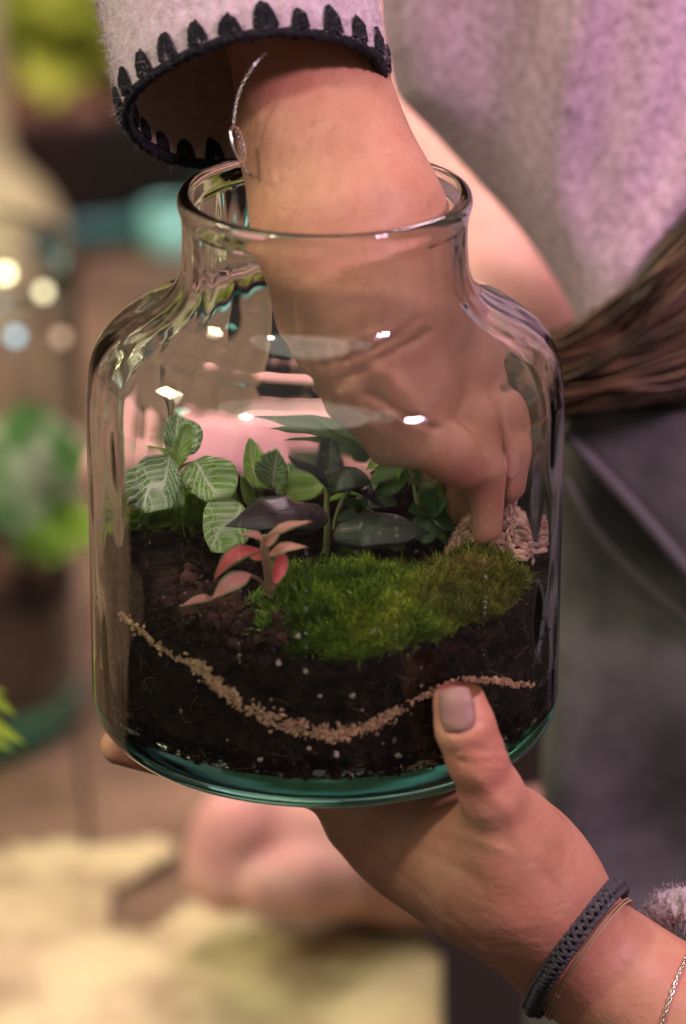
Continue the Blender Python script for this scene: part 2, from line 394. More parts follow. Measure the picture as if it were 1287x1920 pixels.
jar = empty('glass_jar'); tag(jar, 'clear greenish glass jar with narrow neck held up in two hands and planted with moss', 'jar')
o = mesh('jar_body', V, Fc, GLASS, jar); o.cycles.is_caustics_receiver = False; o.cycles.is_caustics_caster = True

P = []; R_ = []
for k in range(150):
    if k < 90: px = (575, 452, 742, 905)[k % 4]+RNG.normal(0, 1.2); py = RNG.uniform(960, 1240)
    else: px = RNG.uniform(240, 1000); py = RNG.uniform(760, 1250)
    P.append(Wcyl(px, py, .0803)); R_.append(RNG.uniform(.0001, .00032))
V, Fc = grains(np.array(P), np.array(R_), .1, .2); o = mesh('water_droplets', V, Fc, M('water_drop', (.75, .78, .76), rough=.1, spec=.8), jar); o['kind'] = 'stuff'
# ------------------------------------------------------------------ soil in the jar
RIN = .0806
def soilz(x, y):
    x = np.asarray(x, float); y = np.asarray(y, float)
    z = .0575+0*x
    z = z+.010*np.exp(-(((x+.045)/.03)**2+((y-.04)/.035)**2))+.006*np.exp(-(((x-.055)/.03)**2+((y-.0)/.05)**2))
    z = z-.006*np.exp(-(((x+.02)/.04)**2+((y+.075)/.02)**2))-.004*np.exp(-(((x+.06)/.02)**2+((y+.03)/.02)**2))
    return z
def mossmound(x, y):
    return .0155*np.exp(-((((x-.010)/.034)**2+((y+.045)/.026)**2)**1.6))+.0012*np.sin(x*260+3)*np.sin(y*300)*np.exp(-(((x-.010)/.034)**2+((y+.045)/.026)**2))+.009*np.exp(-((((x-.058)/.022)**2+((y+.022)/.024)**2)**2))
def top(x, y): return soilz(x, y)+mossmound(x, y)
def Wsoil(px, py):
    r = ray(px, py); t = 1.3
    while t < 1.8:
        p = CAM+r*t
        if p[2] < top(p[0], p[1]) and math.hypot(p[0], p[1]) < .09: return p
        t += .0008
    return W(px, py, 0)
soil = empty('soil'); tag(soil, 'dark brown potting soil filling the lower third of the jar', 'soil', kind='stuff')
nr_, na_ = 46, 200
rad = np.linspace(.0005, RIN, nr_); ang = np.linspace(0, 2*PI, na_, endpoint=False)
A, Rr = np.meshgrid(ang, rad, indexing='ij'); X = Rr*np.cos(A); Y = Rr*np.sin(A); Z = top(X, Y)
nz = np.array([mnoise.fractal(Vector((x*55, y*55, 3)), 1, 2, 5) for x, y in zip(X.ravel(), Y.ravel())]).reshape(X.shape)
Z = Z+.0025*nz
topV = np.stack([X, Y, Z], -1)
zs = np.linspace(1, 0, 28)[1:]
side = []
for t in zs:
    zz = .0128+(Z[:, -1]-.0128)*t; rr_ = np.full(na_, RIN)-(.0045*(1-t)**12)
    dn = np.array([mnoise.fractal(Vector((math.cos(a)*5, math.sin(a)*5, z*60)), 1, 2, 4) for a, z in zip(ang, zz)])
    rr_ = rr_+.0007*dn-.0004
    side.append(np.stack([rr_*np.cos(ang), rr_*np.sin(ang), zz], -1))
side.append(np.stack([.0735*np.cos(ang), .0735*np.sin(ang), np.full(na_, .0130)], -1))
side.append(np.stack([.0005*np.cos(ang), .0005*np.sin(ang), np.full(na_, .0118)], -1))
SV = np.concatenate([topV, np.stack(side, 1)], 1); nn = SV.shape[1]
mesh('soil_body', SV.reshape(-1, 3), gridfaces(na_, nn, True), SOIL, soil)
# crumbs on the surface and against the glass
n = 5200
r_ = RIN*np.sqrt(RNG.uniform(0, .97, n)); a = RNG.uniform(0, 2*PI, n); x = r_*np.cos(a); y = r_*np.sin(a)
rad_ = .0006+.0022*RNG.random(n)**3
V1, F1 = grains(np.stack([x, y, soilz(x, y)+.0012+.001*RNG.random(n)], -1), rad_)
o = mesh('soil_crumbs', V1, F1, SOIL, soil, smooth=False); o['kind'] = 'stuff'
n = 4200
a = RNG.uniform(PI, 2*PI, n); z = .014+RNG.random(n)*.042; keep = z < top(RIN*np.cos(a), RIN*np.sin(a))-.001
a, z = a[keep], z[keep]; rad_ = .0004+.0018*RNG.random(len(a))**2.5; rc = RIN-rad_*.55
V1, F1 = grains(np.stack([rc*np.cos(a), rc*np.sin(a), z], -1), rad_)
o = mesh('soil_grains', V1, F1, SOIL, soil, smooth=False); o['kind'] = 'stuff'
mbf = MB()
for i in range(90):
    a = RNG.uniform(PI*1.05, PI*1.95); z = RNG.uniform(.016, .050); a2 = a+RNG.normal(0, .06); z2 = z+RNG.normal(0, .004); am = (a+a2)/2+RNG.normal(0, .03)
    q = [((RIN+.0003)*math.cos(v), (RIN+.0003)*math.sin(v), min(u, float(top(RIN*math.cos(v), RIN*math.sin(v))))) for v, u in ((a, z), (am, (z+z2)/2+RNG.normal(0, .001)), (a2, z2))]
    mbf.add(*tube(spline(q, 8), .00013, 4))
o = mbf.build('root_fibres', M('root', (.16, .10, .06), rough=.8), soil); o['kind'] = 'stuff'
# reddish lumps, front left of the surface
P = []; R_ = []
for i in range(520):
    px = RNG.uniform(300, 540); py = 1120+(px-300)*.30+RNG.normal(0, 22)
    p = Wsoil(px, py)
    if math.hypot(p[0], p[1]) > .077: continue
    P.append(p+np.array([0, 0, RNG.uniform(0, .004)])); R_.append(.0008+.0030*RNG.random()**3)
V1, F1 = grains(np.array(P), np.array(R_), .25)
o = mesh('reddish_soil_lumps', V1, F1, SOILRED, soil, smooth=False); o['kind'] = 'stuff'

# sand seam
pl = np.array([(236, 1150, 4), (262, 1172, 6), (300, 1205, 7), (345, 1232, 9), (375, 1246, 18), (400, 1268, 24), (425, 1292, 24), (480, 1330, 24), (530, 1352, 22), (590, 1368, 20), (640, 1373, 20), (700, 1356, 20), (730, 1338, 15), (770, 1315, 11), (820, 1290, 10), (870, 1273, 8), (920, 1274, 11), (950, 1280, 8), (992, 1282, 8)], float)
S_ = spline(pl, 700); P = []; R_ = []
for i in range(2900):
    q = S_[RNG.integers(0, 700)]
    dens = q[2]/24*(.55+.9*abs(mnoise.noise(Vector((q[0]*.03, 5, 0)))))
    if RNG.random() > .12+dens*(.35 if q[0] < 350 else 1): continue
    p = Wcyl(q[0]+RNG.normal(0, 2), q[1]+np.clip(RNG.normal(0, .42), -1, 1)*q[2]*.85+(RNG.normal(0, 14) if RNG.random() < .05 else 0), RIN+.0001)
    P.append(p*np.array([1, 1, 1.])); R_.append(RNG.uniform(.00035, .0009))
V1, F1 = grains(np.array(P), np.array(R_))
o = mesh('sand', V1, F1, SAND, None, smooth=False); tag(o, 'curved seam of tan sand pressed against the glass in the soil', 'sand', kind='stuff')
P = []; R_ = []
for px, py, r in [(525, 1241, 1.5), (600, 1302, .9), (660, 1300, 1.4), (490, 1421, 1.0), (630, 1410, 1.2), (745, 1414, 1.5), (738, 1384, 1.0), (560, 1190, .8), (345, 1330, .8), (700, 1180, .8), (452, 1225, .7), (715, 1390, .8), (398, 1350, .6), (575, 1255, .7), (430, 1385, .6), (510, 1308, .5)]:
    P.append(Wcyl(px, py, RIN)); R_.append(r*.001)
for i in range(230):
    a = RNG.uniform(PI*1.02, 2*PI*.98); P.append((.0775*math.cos(a), .0775*math.sin(a), .0150+RNG.uniform(-.0006, .0008))); R_.append(RNG.uniform(.0004, .0012))
V1, F1 = grains(np.array(P), np.array(R_))
o = mesh('perlite', V1, F1, WHITEG, None, smooth=False); tag(o, 'pale perlite specks scattered in the dark soil against the glass', 'perlite', kind='stuff')
# pink gravel heap right
P = []; R_ = []
for i in range(3200):
    x, y = RNG.normal(.060, .011), RNG.normal(.002, .016); hgt = .029*math.exp(-((x-.063)/.014)**2-((y-.004)/.019)**2)
    if math.hypot(x, y) > .0765 or hgt < .003: continue
    P.append((x, y, top(x, y)+hgt*RNG.uniform(.75, 1.05))); R_.append(RNG.uniform(.0005, .0013))
V1, F1 = grains(np.array(P), np.array(R_), .3, .45)
o = mesh('gravel', V1, F1, PINKG, None, smooth=False); tag(o, 'small heap of salmon pink gravel beside the moss under the fingertips', 'gravel', kind='stuff')

# ------------------------------------------------------------------ moss
def blades(P, ax, L, wd, per=8, spread=.55):
    n = len(P); P = np.repeat(P, per, 0); ax = np.repeat(ax, per, 0); L = np.repeat(L, per)*RNG.uniform(.6, 1.1, n*per)
    d = ax+spread*RNG.normal(size=(n*per, 3)); d /= np.linalg.norm(d, axis=1)[:, None]
    P = P+ax*(L*RNG.uniform(-.3, .5, n*per))[:, None]
    s = np.cross(d, RNG.normal(size=(n*per, 3))); s /= np.linalg.norm(s, axis=1)[:, None]
    s = s*wd; tip = P+d*L[:, None]; midp = P+d*(L*.5)[:, None]+ax*(L*.08)[:, None]
    V = np.stack([P-s*.6, P+s*.6, midp+s, midp-s, tip], 1).reshape(-1, 3); b = 5*np.arange(n*per)
    return V, [np.stack([b, b+1, b+2, b+3], -1), np.stack([b+3, b+2, b+4], -1)]
def moss(name, pts, L, wd, m, label, per=9, spread=.55, lean=.35):
    P = np.array(pts); cl = np.array([mnoise.noise(Vector((p[0]*150, p[1]*150, 7)))+.5*mnoise.noise(Vector((p[0]*420, p[1]*420, 2))) for p in P])
    P = P[cl > -.42]; cl = cl[cl > -.42]; P[:, 2] += np.clip(cl, -.5, .8)*.0032; n = len(P)
    ax = np.tile([0, -.15, 1.0], (n, 1))+lean*RNG.normal(size=(n, 3)); ax /= np.linalg.norm(ax, axis=1)[:, None]
    V, Fc = blades(P, ax, L*RNG.uniform(.7, 1.4, n), wd, per, spread)
    o = mesh(name, V, Fc, m, None); return tag(o, label, 'moss', 'moss in the jar', 'stuff')
def region(x0, x1, y0, y1, n, fn, zoff=.0):
    out = []
    while len(out) < n:
        px, py = RNG.uniform(x0, x1), RNG.uniform(y0, y1)
        if not fn(px, py): continue
        p = Wsoil(px, py)
        if math.hypot(p[0], p[1]) > .0775: continue
        out.append(p+np.array([0, 0, zoff]))
    return out
moss('moss', region(480, 860, 1050, 1250, 6200, lambda x, y: ((x-672)/185)**2+((y-1150)/95)**2 < 1+.12*math.sin(x*.06)), .0042, .00022, MOSS, 'dense bright green moss cushion in front centre behind the glass')
moss('moss', region(780, 1010, 1030, 1190, 2800, lambda x, y: ((x-880)/112)**2+((y-1108)/60)**2 < 1), .0052, .00022, MOSSB, 'olive brown feathery moss beside the pink gravel')
moss('moss', region(215, 430, 925, 1010, 520, lambda x, y: ((x-310)/105)**2+((y-975)/34)**2 < 1), .0075, .00028, MOSS, 'loose straggly moss under the veined leaves at the back', per=7, spread=.9)
moss('moss', region(474, 535, 1130, 1195, 230, lambda x, y: ((x-500)/32)**2+((y-1160)/32)**2 < 1), .0050, .0004, LIMEL, 'small lime green moss tuft at the foot of the red plant', per=7)

# ------------------------------------------------------------------ leaves
def leaf(base, tip, width, arch=0.0, fold=.25, nrm=None, shape='ovate', ruffle=0.0, nu=9, nv=16, droop=0.0, twist=0.0):
    """a blade from base to tip (world). arch lifts the middle along nrm (fraction of the length)"""
    base = np.asarray(base, float); tip = np.asarray(tip, float); d = tip-base; L = np.linalg.norm(d); d = d/L
    n = unit(nrm if nrm is not None else (0, -.85, .5)); s = unit(np.cross(d, n)); n = unit(np.cross(s, d))
    t = np.linspace(0, 1, nv); u = np.linspace(-1, 1, nu)
    if shape == 'ovate': wf = np.sin(PI*t**.72)**.72
    elif shape == 'round': wf = np.sqrt(np.clip(1-(2*t-1)**2, 0, 1))**.85*(1.06-.12*t)
    elif shape == 'lance': wf = np.sin(PI*t**.8)**1.0
    else: wf = np.sin(PI*t**1.25)**.9
    wf = np.maximum(wf, .012); V = []; U = []
    ph = RNG.uniform(0, 6)
    for i in range(nv):
        c = base+d*L*t[i]+n*arch*L*math.sin(PI*t[i])-np.array([0, 0, 1])*droop*L*t[i]**2
        tw = twist*t[i]; ss = s*math.cos(tw)+n*math.sin(tw); nn_ = n*math.cos(tw)-s*math.sin(tw)
        for q in u:
            V.append(c+ss*q*width*.5*wf[i]+nn_*(fold*abs(q)**1.3*width*.5*wf[i]+ruffle*width*math.sin(9*t[i]+ph+2*q)*abs(q)+.03*width*math.sin(PI*t[i]*7)*abs(q)))
            U.append(((q+1)/2, t[i]))
    return np.array(V), gridfaces(nv, nu), np.array(U)
def leafpart(root, mt, b, t, wd, y0, y1=None, name='leaf', label=None, **k):
    B = W(b[0], b[1], y0); T = W(t[0], t[1], y1 if y1 is not None else y0)
    V, Fc, U = leaf(B, T, wd*S, **k); o = mesh(name, V, Fc, mt, root, uv=U, solid=.00035)
    if label: o['label'] = label
    return o
def stempart(root, mt, pts, r, name='stem', n=14):
    P = spline(np.array([W(*p) for p in pts]), n); V, Fc = tube(P, np.linspace(r, r*.75, n)*S, 8); return mesh(name, V, Fc, mt, root)

def plant(name, px, py, label, cat='plant'):
    p = Wsoil(px, py); t = empty(name, tuple(p)); tag(t, label, cat); return t, p[1]
# nerve plant, left back
t, y = plant('nerve_plant', 345, 965, 'nerve plant with round white-veined green leaves at the left inside the jar')
stempart(t, STEMG, [(350, 985, y), (345, 930, y-.004), (332, 880, y-.006), (322, 850, y-.006)], 5)
stempart(t, STEMG, [(350, 970, y), (372, 930, y-.006), (360, 890, y-.008)], 4)
stempart(t, STEMG, [(352, 975, y), (385, 955, y-.006), (412, 950, y-.012)], 4)
stempart(t, STEMG, [(335, 890, y-.006), (350, 876, y-.01), (370, 868, y-.012)], 3)
leafpart(t, FITTD, (322, 852), (338, 768), 104, y-.002, y+.004, shape='round', fold=.2, ruffle=.03, nrm=(0, -1, .15))
leafpart(t, FITTB, (326, 878), (360, 786), 46, y-.012, y-.02, shape='ovate', fold=.5)
leafpart(t, FITTB, (312, 866), (270, 832), 30, y-.008, y-.012, shape='ovate', fold=.4)
leafpart(t, FITTD, (302, 856), (272, 965), 108, y-.016, y-.028, shape='round', fold=.15, nrm=(0, -1, .3), ruffle=.02, arch=.08)
leafpart(t, FITT, (318, 876), (346, 958), 42, y-.014, y-.020, shape='ovate', fold=.45)
leafpart(t, FITT, (366, 866), (424, 935), 88, y-.012, y-.022, shape='round', fold=.2, nrm=(.1, -1, .3), ruffle=.02, arch=.06)
leafpart(t, FITTD, (345, 888), (385, 938), 36, y-.006, y-.006, shape='ovate', fold=.3)
leafpart(t, FITT, (442, 945), (398, 1028), 82, y-.020, y-.034, shape='round', fold=.12, nrm=(0, -1, .35), arch=.08)
leafpart(t, FITTD, (300, 905), (330, 968), 60, y-.004, y-.008, shape='ovate', fold=.3)
# second nerve plant
t, y = plant('nerve_plant', 500, 975, 'smaller nerve plant with bright veined leaves behind the dark leaf')
stempart(t, STEMG, [(500, 985, y), (490, 940, y-.003), (488, 905, y-.005)], 4)
stempart(t, STEMG, [(500, 985, y), (520, 930, y-.003), (524, 900, y-.005)], 4)
leafpart(t, FITTB, (488, 916), (478, 824), 58, y-.006, y-.004, shape='ovate', fold=.35, nrm=(0, -1, .2))
leafpart(t, FITT, (512, 910), (530, 846), 66, y-.012, y-.020, shape='round', fold=.25, nrm=(0, -1, .2))
leafpart(t, FITTB, (520, 912), (557, 868), 40, y-.008, y-.01, shape='ovate', fold=.3)
leafpart(t, FITTB, (545, 915), (600, 895), 40, y-.006, y-.008, shape='ovate', fold=.2)
leafpart(t, FITT, (548, 905), (585, 858), 46, y+.004, y+.008, shape='ovate', fold=.3)
leafpart(t, FITTB, (470, 940), (446, 900), 40, y+.002, y-.004, shape='ovate', fold=.3)
# dark leaved plant
t, y = plant('dark_leaf_plant', 612, 1050, 'dark plant with glossy purple black leaves in the middle of the jar')
stempart(t, STEMG, [(614, 1062, y), (612, 1000, y), (606, 940, y+.002), (606, 880, y+.004)], 8.5)
stempart(t, STEMG, [(625, 1030, y+.02), (632, 960, y+.02), (652, 900, y+.02)], 6)
leafpart(t, DARKL, (612, 962), (424, 983), 88, y-.010, y-.030, shape='ovate', arch=.16, fold=-.18, nrm=(0, -.55, .85), nv=24)
leafpart(t, DARKG, (626, 1000), (797, 992), 78, y-.004, y-.016, shape='ovate', arch=.08, fold=-.18, nrm=(.05, -.75, .7), nv=24)
leafpart(t, DARKL, (609, 905), (554, 853), 20, y, y+.002, shape='lance', arch=.08, fold=.5)
leafpart(t, DARKG, (610, 905), (704, 900), 62, y-.004, y-.012, shape='ovate', arch=.28, fold=-.2, nrm=(0, -.6, .8), nv=20)
leafpart(t, DARKL, (640, 900), (738, 955), 34, y-.002, y-.008, shape='lance', arch=.22, fold=-.3, nrm=(.3, -.5, .8), nv=20)
leafpart(t, DARKG, (600, 895), (625, 822), 62, y+.008, y+.016, shape='ovate', fold=.15, nrm=(0, -1, .25))
# red plant
t, y = plant('polka_dot_plant', 506, 1136, 'small upright plant with red and pink splashed leaves')
stempart(t, STEMR, [(508, 1140, y), (504, 1080, y), (496, 1035, y), (494, 1000, y)], 9.5)
stempart(t, STEMR, [(503, 1112, y), (488, 1088, y-.004), (466, 1076, y-.008)], 4)
leafpart(t, REDL, (490, 1030), (404, 1088), 38, y-.004, y-.014, shape='lance', arch=.32, fold=.2, nrm=(-.3, -.6, .7), nv=20)
leafpart(t, PINKL, (470, 1076), (400, 1122), 36, y-.008, y-.016, shape='lance', arch=.25, fold=.2, nrm=(-.2, -.8, .5), nv=20)
leafpart(t, REDL, (531, 1034), (512, 1096), 42, y-.004, y-.010, shape='ovate', fold=.4, nrm=(.4, -.9, .1))
leafpart(t, PINKL, (502, 1040), (580, 1024), 26, y-.006, y-.012, shape='lance', arch=.22, fold=-.3, nrm=(0, -.6, .8), nv=18)
leafpart(t, PINKL, (498, 1004), (586, 974), 22, y-.006, y-.010, shape='lance', arch=.15, fold=-.3, nrm=(0, -.6, .8), nv=18)
leafpart(t, PINKL, (494, 1015), (446, 1000), 20, y-.006, y-.012, shape='lance', arch=.22, fold=.3, nrm=(0, -.6, .8))
leafpart(t, PINKL, (498, 1018), (526, 994), 20, y-.010, y-.014, shape='ovate', arch=.1, fold=.4)
leafpart(t, REDL, (498, 1046), (456, 1030), 26, y+.004, y+.006, shape='lance', arch=.15, fold=.3)
leafpart(t, PINKL, (404, 1120), (346, 1134), 18, y-.010, y-.016, shape='lance', arch=.20, fold=-.3, nrm=(0, -.6, .8))
# lobed plant at the back
t, y = plant('lobed_leaf_plant', 770, 1010, 'green plant with deeply lobed leaves under the hand at the back')
stempart(t, STEMG, [(766, 1062, y-.01), (766, 1030, y-.01), (786, 1000, y-.008), (790, 950, y-.004), (780, 905, y)], 5)
stempart(t, STEMG, [(780, 905, y), (740, 850, y+.01), (700, 822, y+.02)], 4)
stempart(t, STEMG, [(790, 950, y), (800, 915, y-.004), (812, 905, y-.006)], 4)
def lobed(root, mt, c, tips, yc, yt, wd, name='leaf'):
    mb = MB()
    for i, (tx, ty, k) in enumerate(tips):
        B = W(c[0], c[1], yc+.0003*i); T = W(tx, ty, yt+.0008*i); V, Fc, U = leaf(B, T, wd*k*S, shape='lance', fold=.15, arch=.06, nrm=(0, -.6, .8), nu=7, nv=16); mb.add(V, Fc, U)
    return mb.build(name, mt, root, solid=.0003)
lobed(t, PALML, (706, 838), [(486, 772, 1.2), (640, 764, 1.0), (548, 832, .9), (570, 772, 1.0), (742, 790, 1.), (690, 768, 1.0), (515, 800, 1.1), (600, 842, .8), (610, 790, 1.2), (655, 850, .9)], .040, .030, 36)
lobed(t, PALML, (760, 880), [(700, 830, 1.), (720, 850, 1), (790, 835, 1.), (820, 870, 1.1), (700, 900, 1), (740, 930, 1), (800, 920, 1)], .036, .028, 34)
lobed(t, LIMEL, (860, 930), [(820, 880, 1.), (800, 920, 1), (870, 880, 1.), (900, 930, 1.1), (850, 980, 1)], .036, .028, 34)
lobed(t, DKGL, (680, 960), [(640, 930, 1.), (630, 975, 1), (700, 930, 1.), (725, 965, 1.1), (680, 1000, 1)], .034, .028, 34)
lobed(t, LIMEL, (735, 846), [(690, 872, .9), (700, 815, 1), (745, 905, .9), (715, 890, .8), (775, 870, .9)], .030, .022, 30)
lobed(t, DKGL, (800, 960), [(850, 935, 1), (862, 985, 1.1), (835, 1015, 1.1), (790, 1012, 1), (770, 960, .8), (820, 915, .9)], .012, .004, 36)
lobed(t, LIMEL, (640, 905), [(600, 930, 1), (690, 880, 1), (700, 915, .9), (560, 900, .8)], .045, .04, 40)
lobed(t, DKGL, (720, 900), [(690, 930, 1), (760, 930, 1.1), (730, 870, 1), (800, 900, 1)], .045, .04, 40)
lobed(t, PALML, (600, 880), [(560, 850, 1.), (575, 905, 1), (640, 850, 1.), (650, 900, 1.1), (610, 930, 1)], .048, .042, 34)
lobed(t, LIMEL, (845, 850), [(800, 820, 1.), (810, 870, 1), (850, 900, 1.), (880, 880, 1.1), (780, 850, 1)], .050, .045, 34)
lobed(t, PALML, (700, 930), [(660, 900, 1.), (650, 945, 1), (730, 900, 1.), (750, 950, 1.1), (700, 975, 1)], .046, .040, 32)
lobed(t, DKGL, (845, 1000), [(810, 975, 1.), (800, 1010, 1), (880, 985, 1.), (870, 1020, 1.1), (840, 960, 1)], .020, .014, 34)
leafpart(t, LIMEL, (768, 1030), (728, 1016), 22, y-.012, y-.014, shape='ovate')

# ------------------------------------------------------------------ person holding the jar
person = empty('person', (.3, .25, -.2)); tag(person, 'person in pink wool sweater and grey apron holding the glass jar', 'person')
def w3(p): return (W(p[0], p[1], p[2]), p[3])
ARM = [w3(q) for q in [(470, -430, .150, .027), (566, 60, .060, .0183), (598, 240, .032, .0208), (656, 420, .008, .0258), (700, 590, -.004, .0270)]]
OFF = np.array([.0042, 0, .001])
CRE1 = [([(884, 905), (925, 907)], 4, .0005), ([(886, 916), (924, 918)], 3.5, .0004), ([(888, 850), (915, 846)], 4, .0004), ([(820, 870), (838, 845)], 5, .0005), ([(610, 705), (660, 702), (712, 676)], 5, .0006), ([(700, 780), (760, 815)], 8, .0005), ([(560, 640), (640, 650), (720, 620)], 9, -.0006), ([(700, 700), (760, 740), (800, 790)], 22, -.0012), ([(600, 694), (650, 686), (700, 662), (750, 628), (778, 596)], 7, .0011), ([(640, 722), (690, 700), (745, 660), (800, 626)], 8, .0013),
        ([(690, 740), (740, 770), (800, 800), (850, 812)], 8, .0012), ([(870, 812), (885, 805), (902, 812)], 4, .0006), ([(868, 825), (890, 820), (905, 826)], 3.5, .0005),
        ([(880, 870), (915, 868)], 4, .0005), ([(884, 880), (918, 878)], 3.5, .0005)]
def f_hand1(P):
    f = smin(chain(P, [(a-OFF, r) for a, r in ARM], .02), chain(P, [(a+OFF, r) for a, r in ARM], .02), .006)
    def c(pts, k=.004): return chain(P, [w3(q) for q in pts], k)
    palm = c([(700, 590, -.004, .0270), (745, 680, 0, .0245), (825, 745, .008, .0170)], .01)
    palm = smin(palm, c([(800, 590, .010, .0185), (850, 680, .014, .0155), (868, 740, .014, .0125)], .01), .012)
    f = smin(f, palm, .012)
    f = smin(f, c([(672, 668, -.016, .0155), (735, 742, -.020, .0150), (770, 782, -.022, .0135)], .01), .010)
    f = smin(f, c([(745, 690, -.020, .011), (772, 720, -.020, .009)], .01), .008)
    th = c([(680, 735, -.016, .0135), (755, 805, -.022, .0120), (820, 838, -.027, .0090), (852, 858, -.029, .0080), (872, 876, -.029, .0064)], .006)
    ix = c([(842, 745, .0, .0110), (888, 796, -.014, .0078), (902, 880, -.022, .0064), (910, 992, -.024, .0050)])
    mi = c([(870, 740, .012, .0110), (936, 780, .002, .0085), (956, 848, -.006, .0070), (960, 915, -.012, .0058)])
    rg = c([(868, 765, .022, .0105), (925, 840, .024, .0085), (935, 905, .020, .0074), (930, 950, .014, .0066)])
    pk = c([(835, 790, .032, .0090), (872, 870, .036, .0074), (880, 915, .034, .0066), (878, 945, .030, .0060)])
    fg = smin(smin(smin(ix, mi, .0008), rg, .0014), pk, .0014)
    f = smin(f, fg, .006); f = smin(f, th, .0025)
    return creases(P, f, CRE1)
def bbox(pts, pad):
    A = np.array([p for p, _ in pts]); return A.min(0)-pad, A.max(0)+pad
V1, F1 = surface_nets(f_hand1, (-.045, -.062, .062), (.085, .175, .36), .0013)
# lower hand
OFF2 = np.array([0, .006, 0])
WR = [(1062, 1762, -.052, .0185), (1160, 1828, -.058, .0180), (1300, 1925, -.066, .0205), (1560, 2110, -.08, .030)]
CRE2 = [([(857+37*math.cos(a)*(abs(math.cos(a))**-.4 if abs(math.cos(a)) > .01 else 1)*.93+7*math.sin(a)*0, 1332+46*math.sin(a)*(abs(math.sin(a))**-.4 if abs(math.sin(a)) > .01 else 1)*.93) for a in [q*math.pi/14-.35 for q in range(18)]], 4.5, .0006), ([(905, 1470), (960, 1530), (985, 1600)], 16, -.0006), ([(1000, 1610), (1040, 1660), (1060, 1720)], 10, .0003), ([(700, 1545), (800, 1600), (900, 1650)], 14, .0004), ([(760, 1530), (860, 1565), (960, 1600)], 12, -.0004), ([(848, 1412), (880, 1402), (915, 1410), (950, 1404)], 5, .0005), ([(862, 1425), (895, 1434), (940, 1425)], 5, .0007), ([(868, 1442), (900, 1448), (930, 1442)], 5, .0003),
        ([(830, 1362), (866, 1373), (900, 1352)], 6, .0004), ([(640, 1575), (720, 1610), (830, 1705), (900, 1770)], 9, .0003), ([(960, 1800), (1010, 1850)], 7, .0004)]
def f_hand2(P):
    def c(pts, k=.006): return chain(P, [w3(q) for q in pts], k)
    f = smin(c(WR, .02), c([(q[0]-18, q[1]+20, q[2]+.012, q[3]*.95) for q in WR], .02), .01)
    th = c([(862, 1320, -.0880, .0092), (873, 1365, -.0900, .0098), (893, 1420, -.0900, .0098), (922, 1490, -.086, .0108), (956, 1572, -.077, .0148)], .004)
    f = smin(f, c([(956, 1572, -.077, .0148), (978, 1640, -.070, .0185), (1040, 1728, -.060, .0185)], .02), .010)
    f = smin(f, c([(1045, 1755, -.045, .0185), (895, 1655, -.040, .0180), (762, 1575, -.032, .0160), (665, 1532, -.026, .0115)], .02), .016)
    f = smin(f, c([(1010, 1690, -.060, .022), (900, 1600, -.056, .021), (800, 1545, -.042, .0165)], .02), .018)
    def w_(pts): return chain(P, [(np.array(q[:3]), q[3]) for q in pts], .004)
    fi = w_([(.032, -.034, -.024, .0125), (-.006, -.024, -.0128, .0100), (-.044, -.018, -.0105, .0085), (-.0745, -.0185, -.0030, .0070)])
    fm = w_([(.022, -.014, -.028, .012), (-.020, .004, -.0125, .0100), (-.045, .016, -.0115, .009), (-.062, .022, -.010, .008)])
    fr = w_([(.016, .006, -.030, .012), (-.012, .026, -.0125, .0095), (-.042, .042, -.0115, .009), (-.060, .052, -.006, .008)])
    fp = w_([(.012, -.010, -.036, .011), (.010, .034, -.0120, .0090), (-.010, .055, -.0110, .008)])
    fg = smin(smin(smin(fi, fm, .002), fr, .002), fp, .002)
    f = smin(f, fg, .008); f = smin(f, th, .010)
    return creases(P, f, CRE2)
V2, F2 = surface_nets(f_hand2, (-.10, -.15, -.17), (.165, .08, .05), .0013)
mb = MB(); mb.add(V1, F1); mb.add(V2, F2); mb.build('body', SKIN, person)
nh = 2200; q = RNG.random(nh)*3.999; P = []
for v in q:
    i = int(v); f = v-i; P.append(ARM[i][0]*(1-f)+ARM[i][0+1-1]*0+ARM[i+1][0]*f if i+1 < len(ARM) else ARM[i][0])
P = np.array(P); P = P+np.stack([RNG.uniform(-.03, .03, nh), np.full(nh, -.02), RNG.uniform(-.01, .01, nh)], -1)
P, g = on_surface(f_hand1, P.astype(np.float32), 10); tdir = unit(W(706, 590, -.004)-W(600, 240, .026))+np.array([-.5, 0, -.1]); d = tdir+g*.45+RNG.normal(size=(nh, 3))*.33; d /= np.linalg.norm(d, axis=1)[:, None]
L = RNG.uniform(.002, .008, nh); s_ = np.cross(d, g); s_ = s_/np.linalg.norm(s_, axis=1)[:, None]*.000026
V = np.stack([P-s_, P+s_, P+d*(L*.55)[:, None]+g*.0004+s_, P+d*(L*.55)[:, None]+g*.0004-s_, P+(d*.95-g*.15)*L[:, None]], 1).reshape(-1, 3); b = 5*np.arange(nh)
o = mesh('arm_hair', V, [np.stack([b, b+1, b+2, b+3], -1), np.stack([b+3, b+2, b+4], -1)], M('arm_hair', (.30, .15, .09), rough=.5), person); o['kind'] = 'stuff'
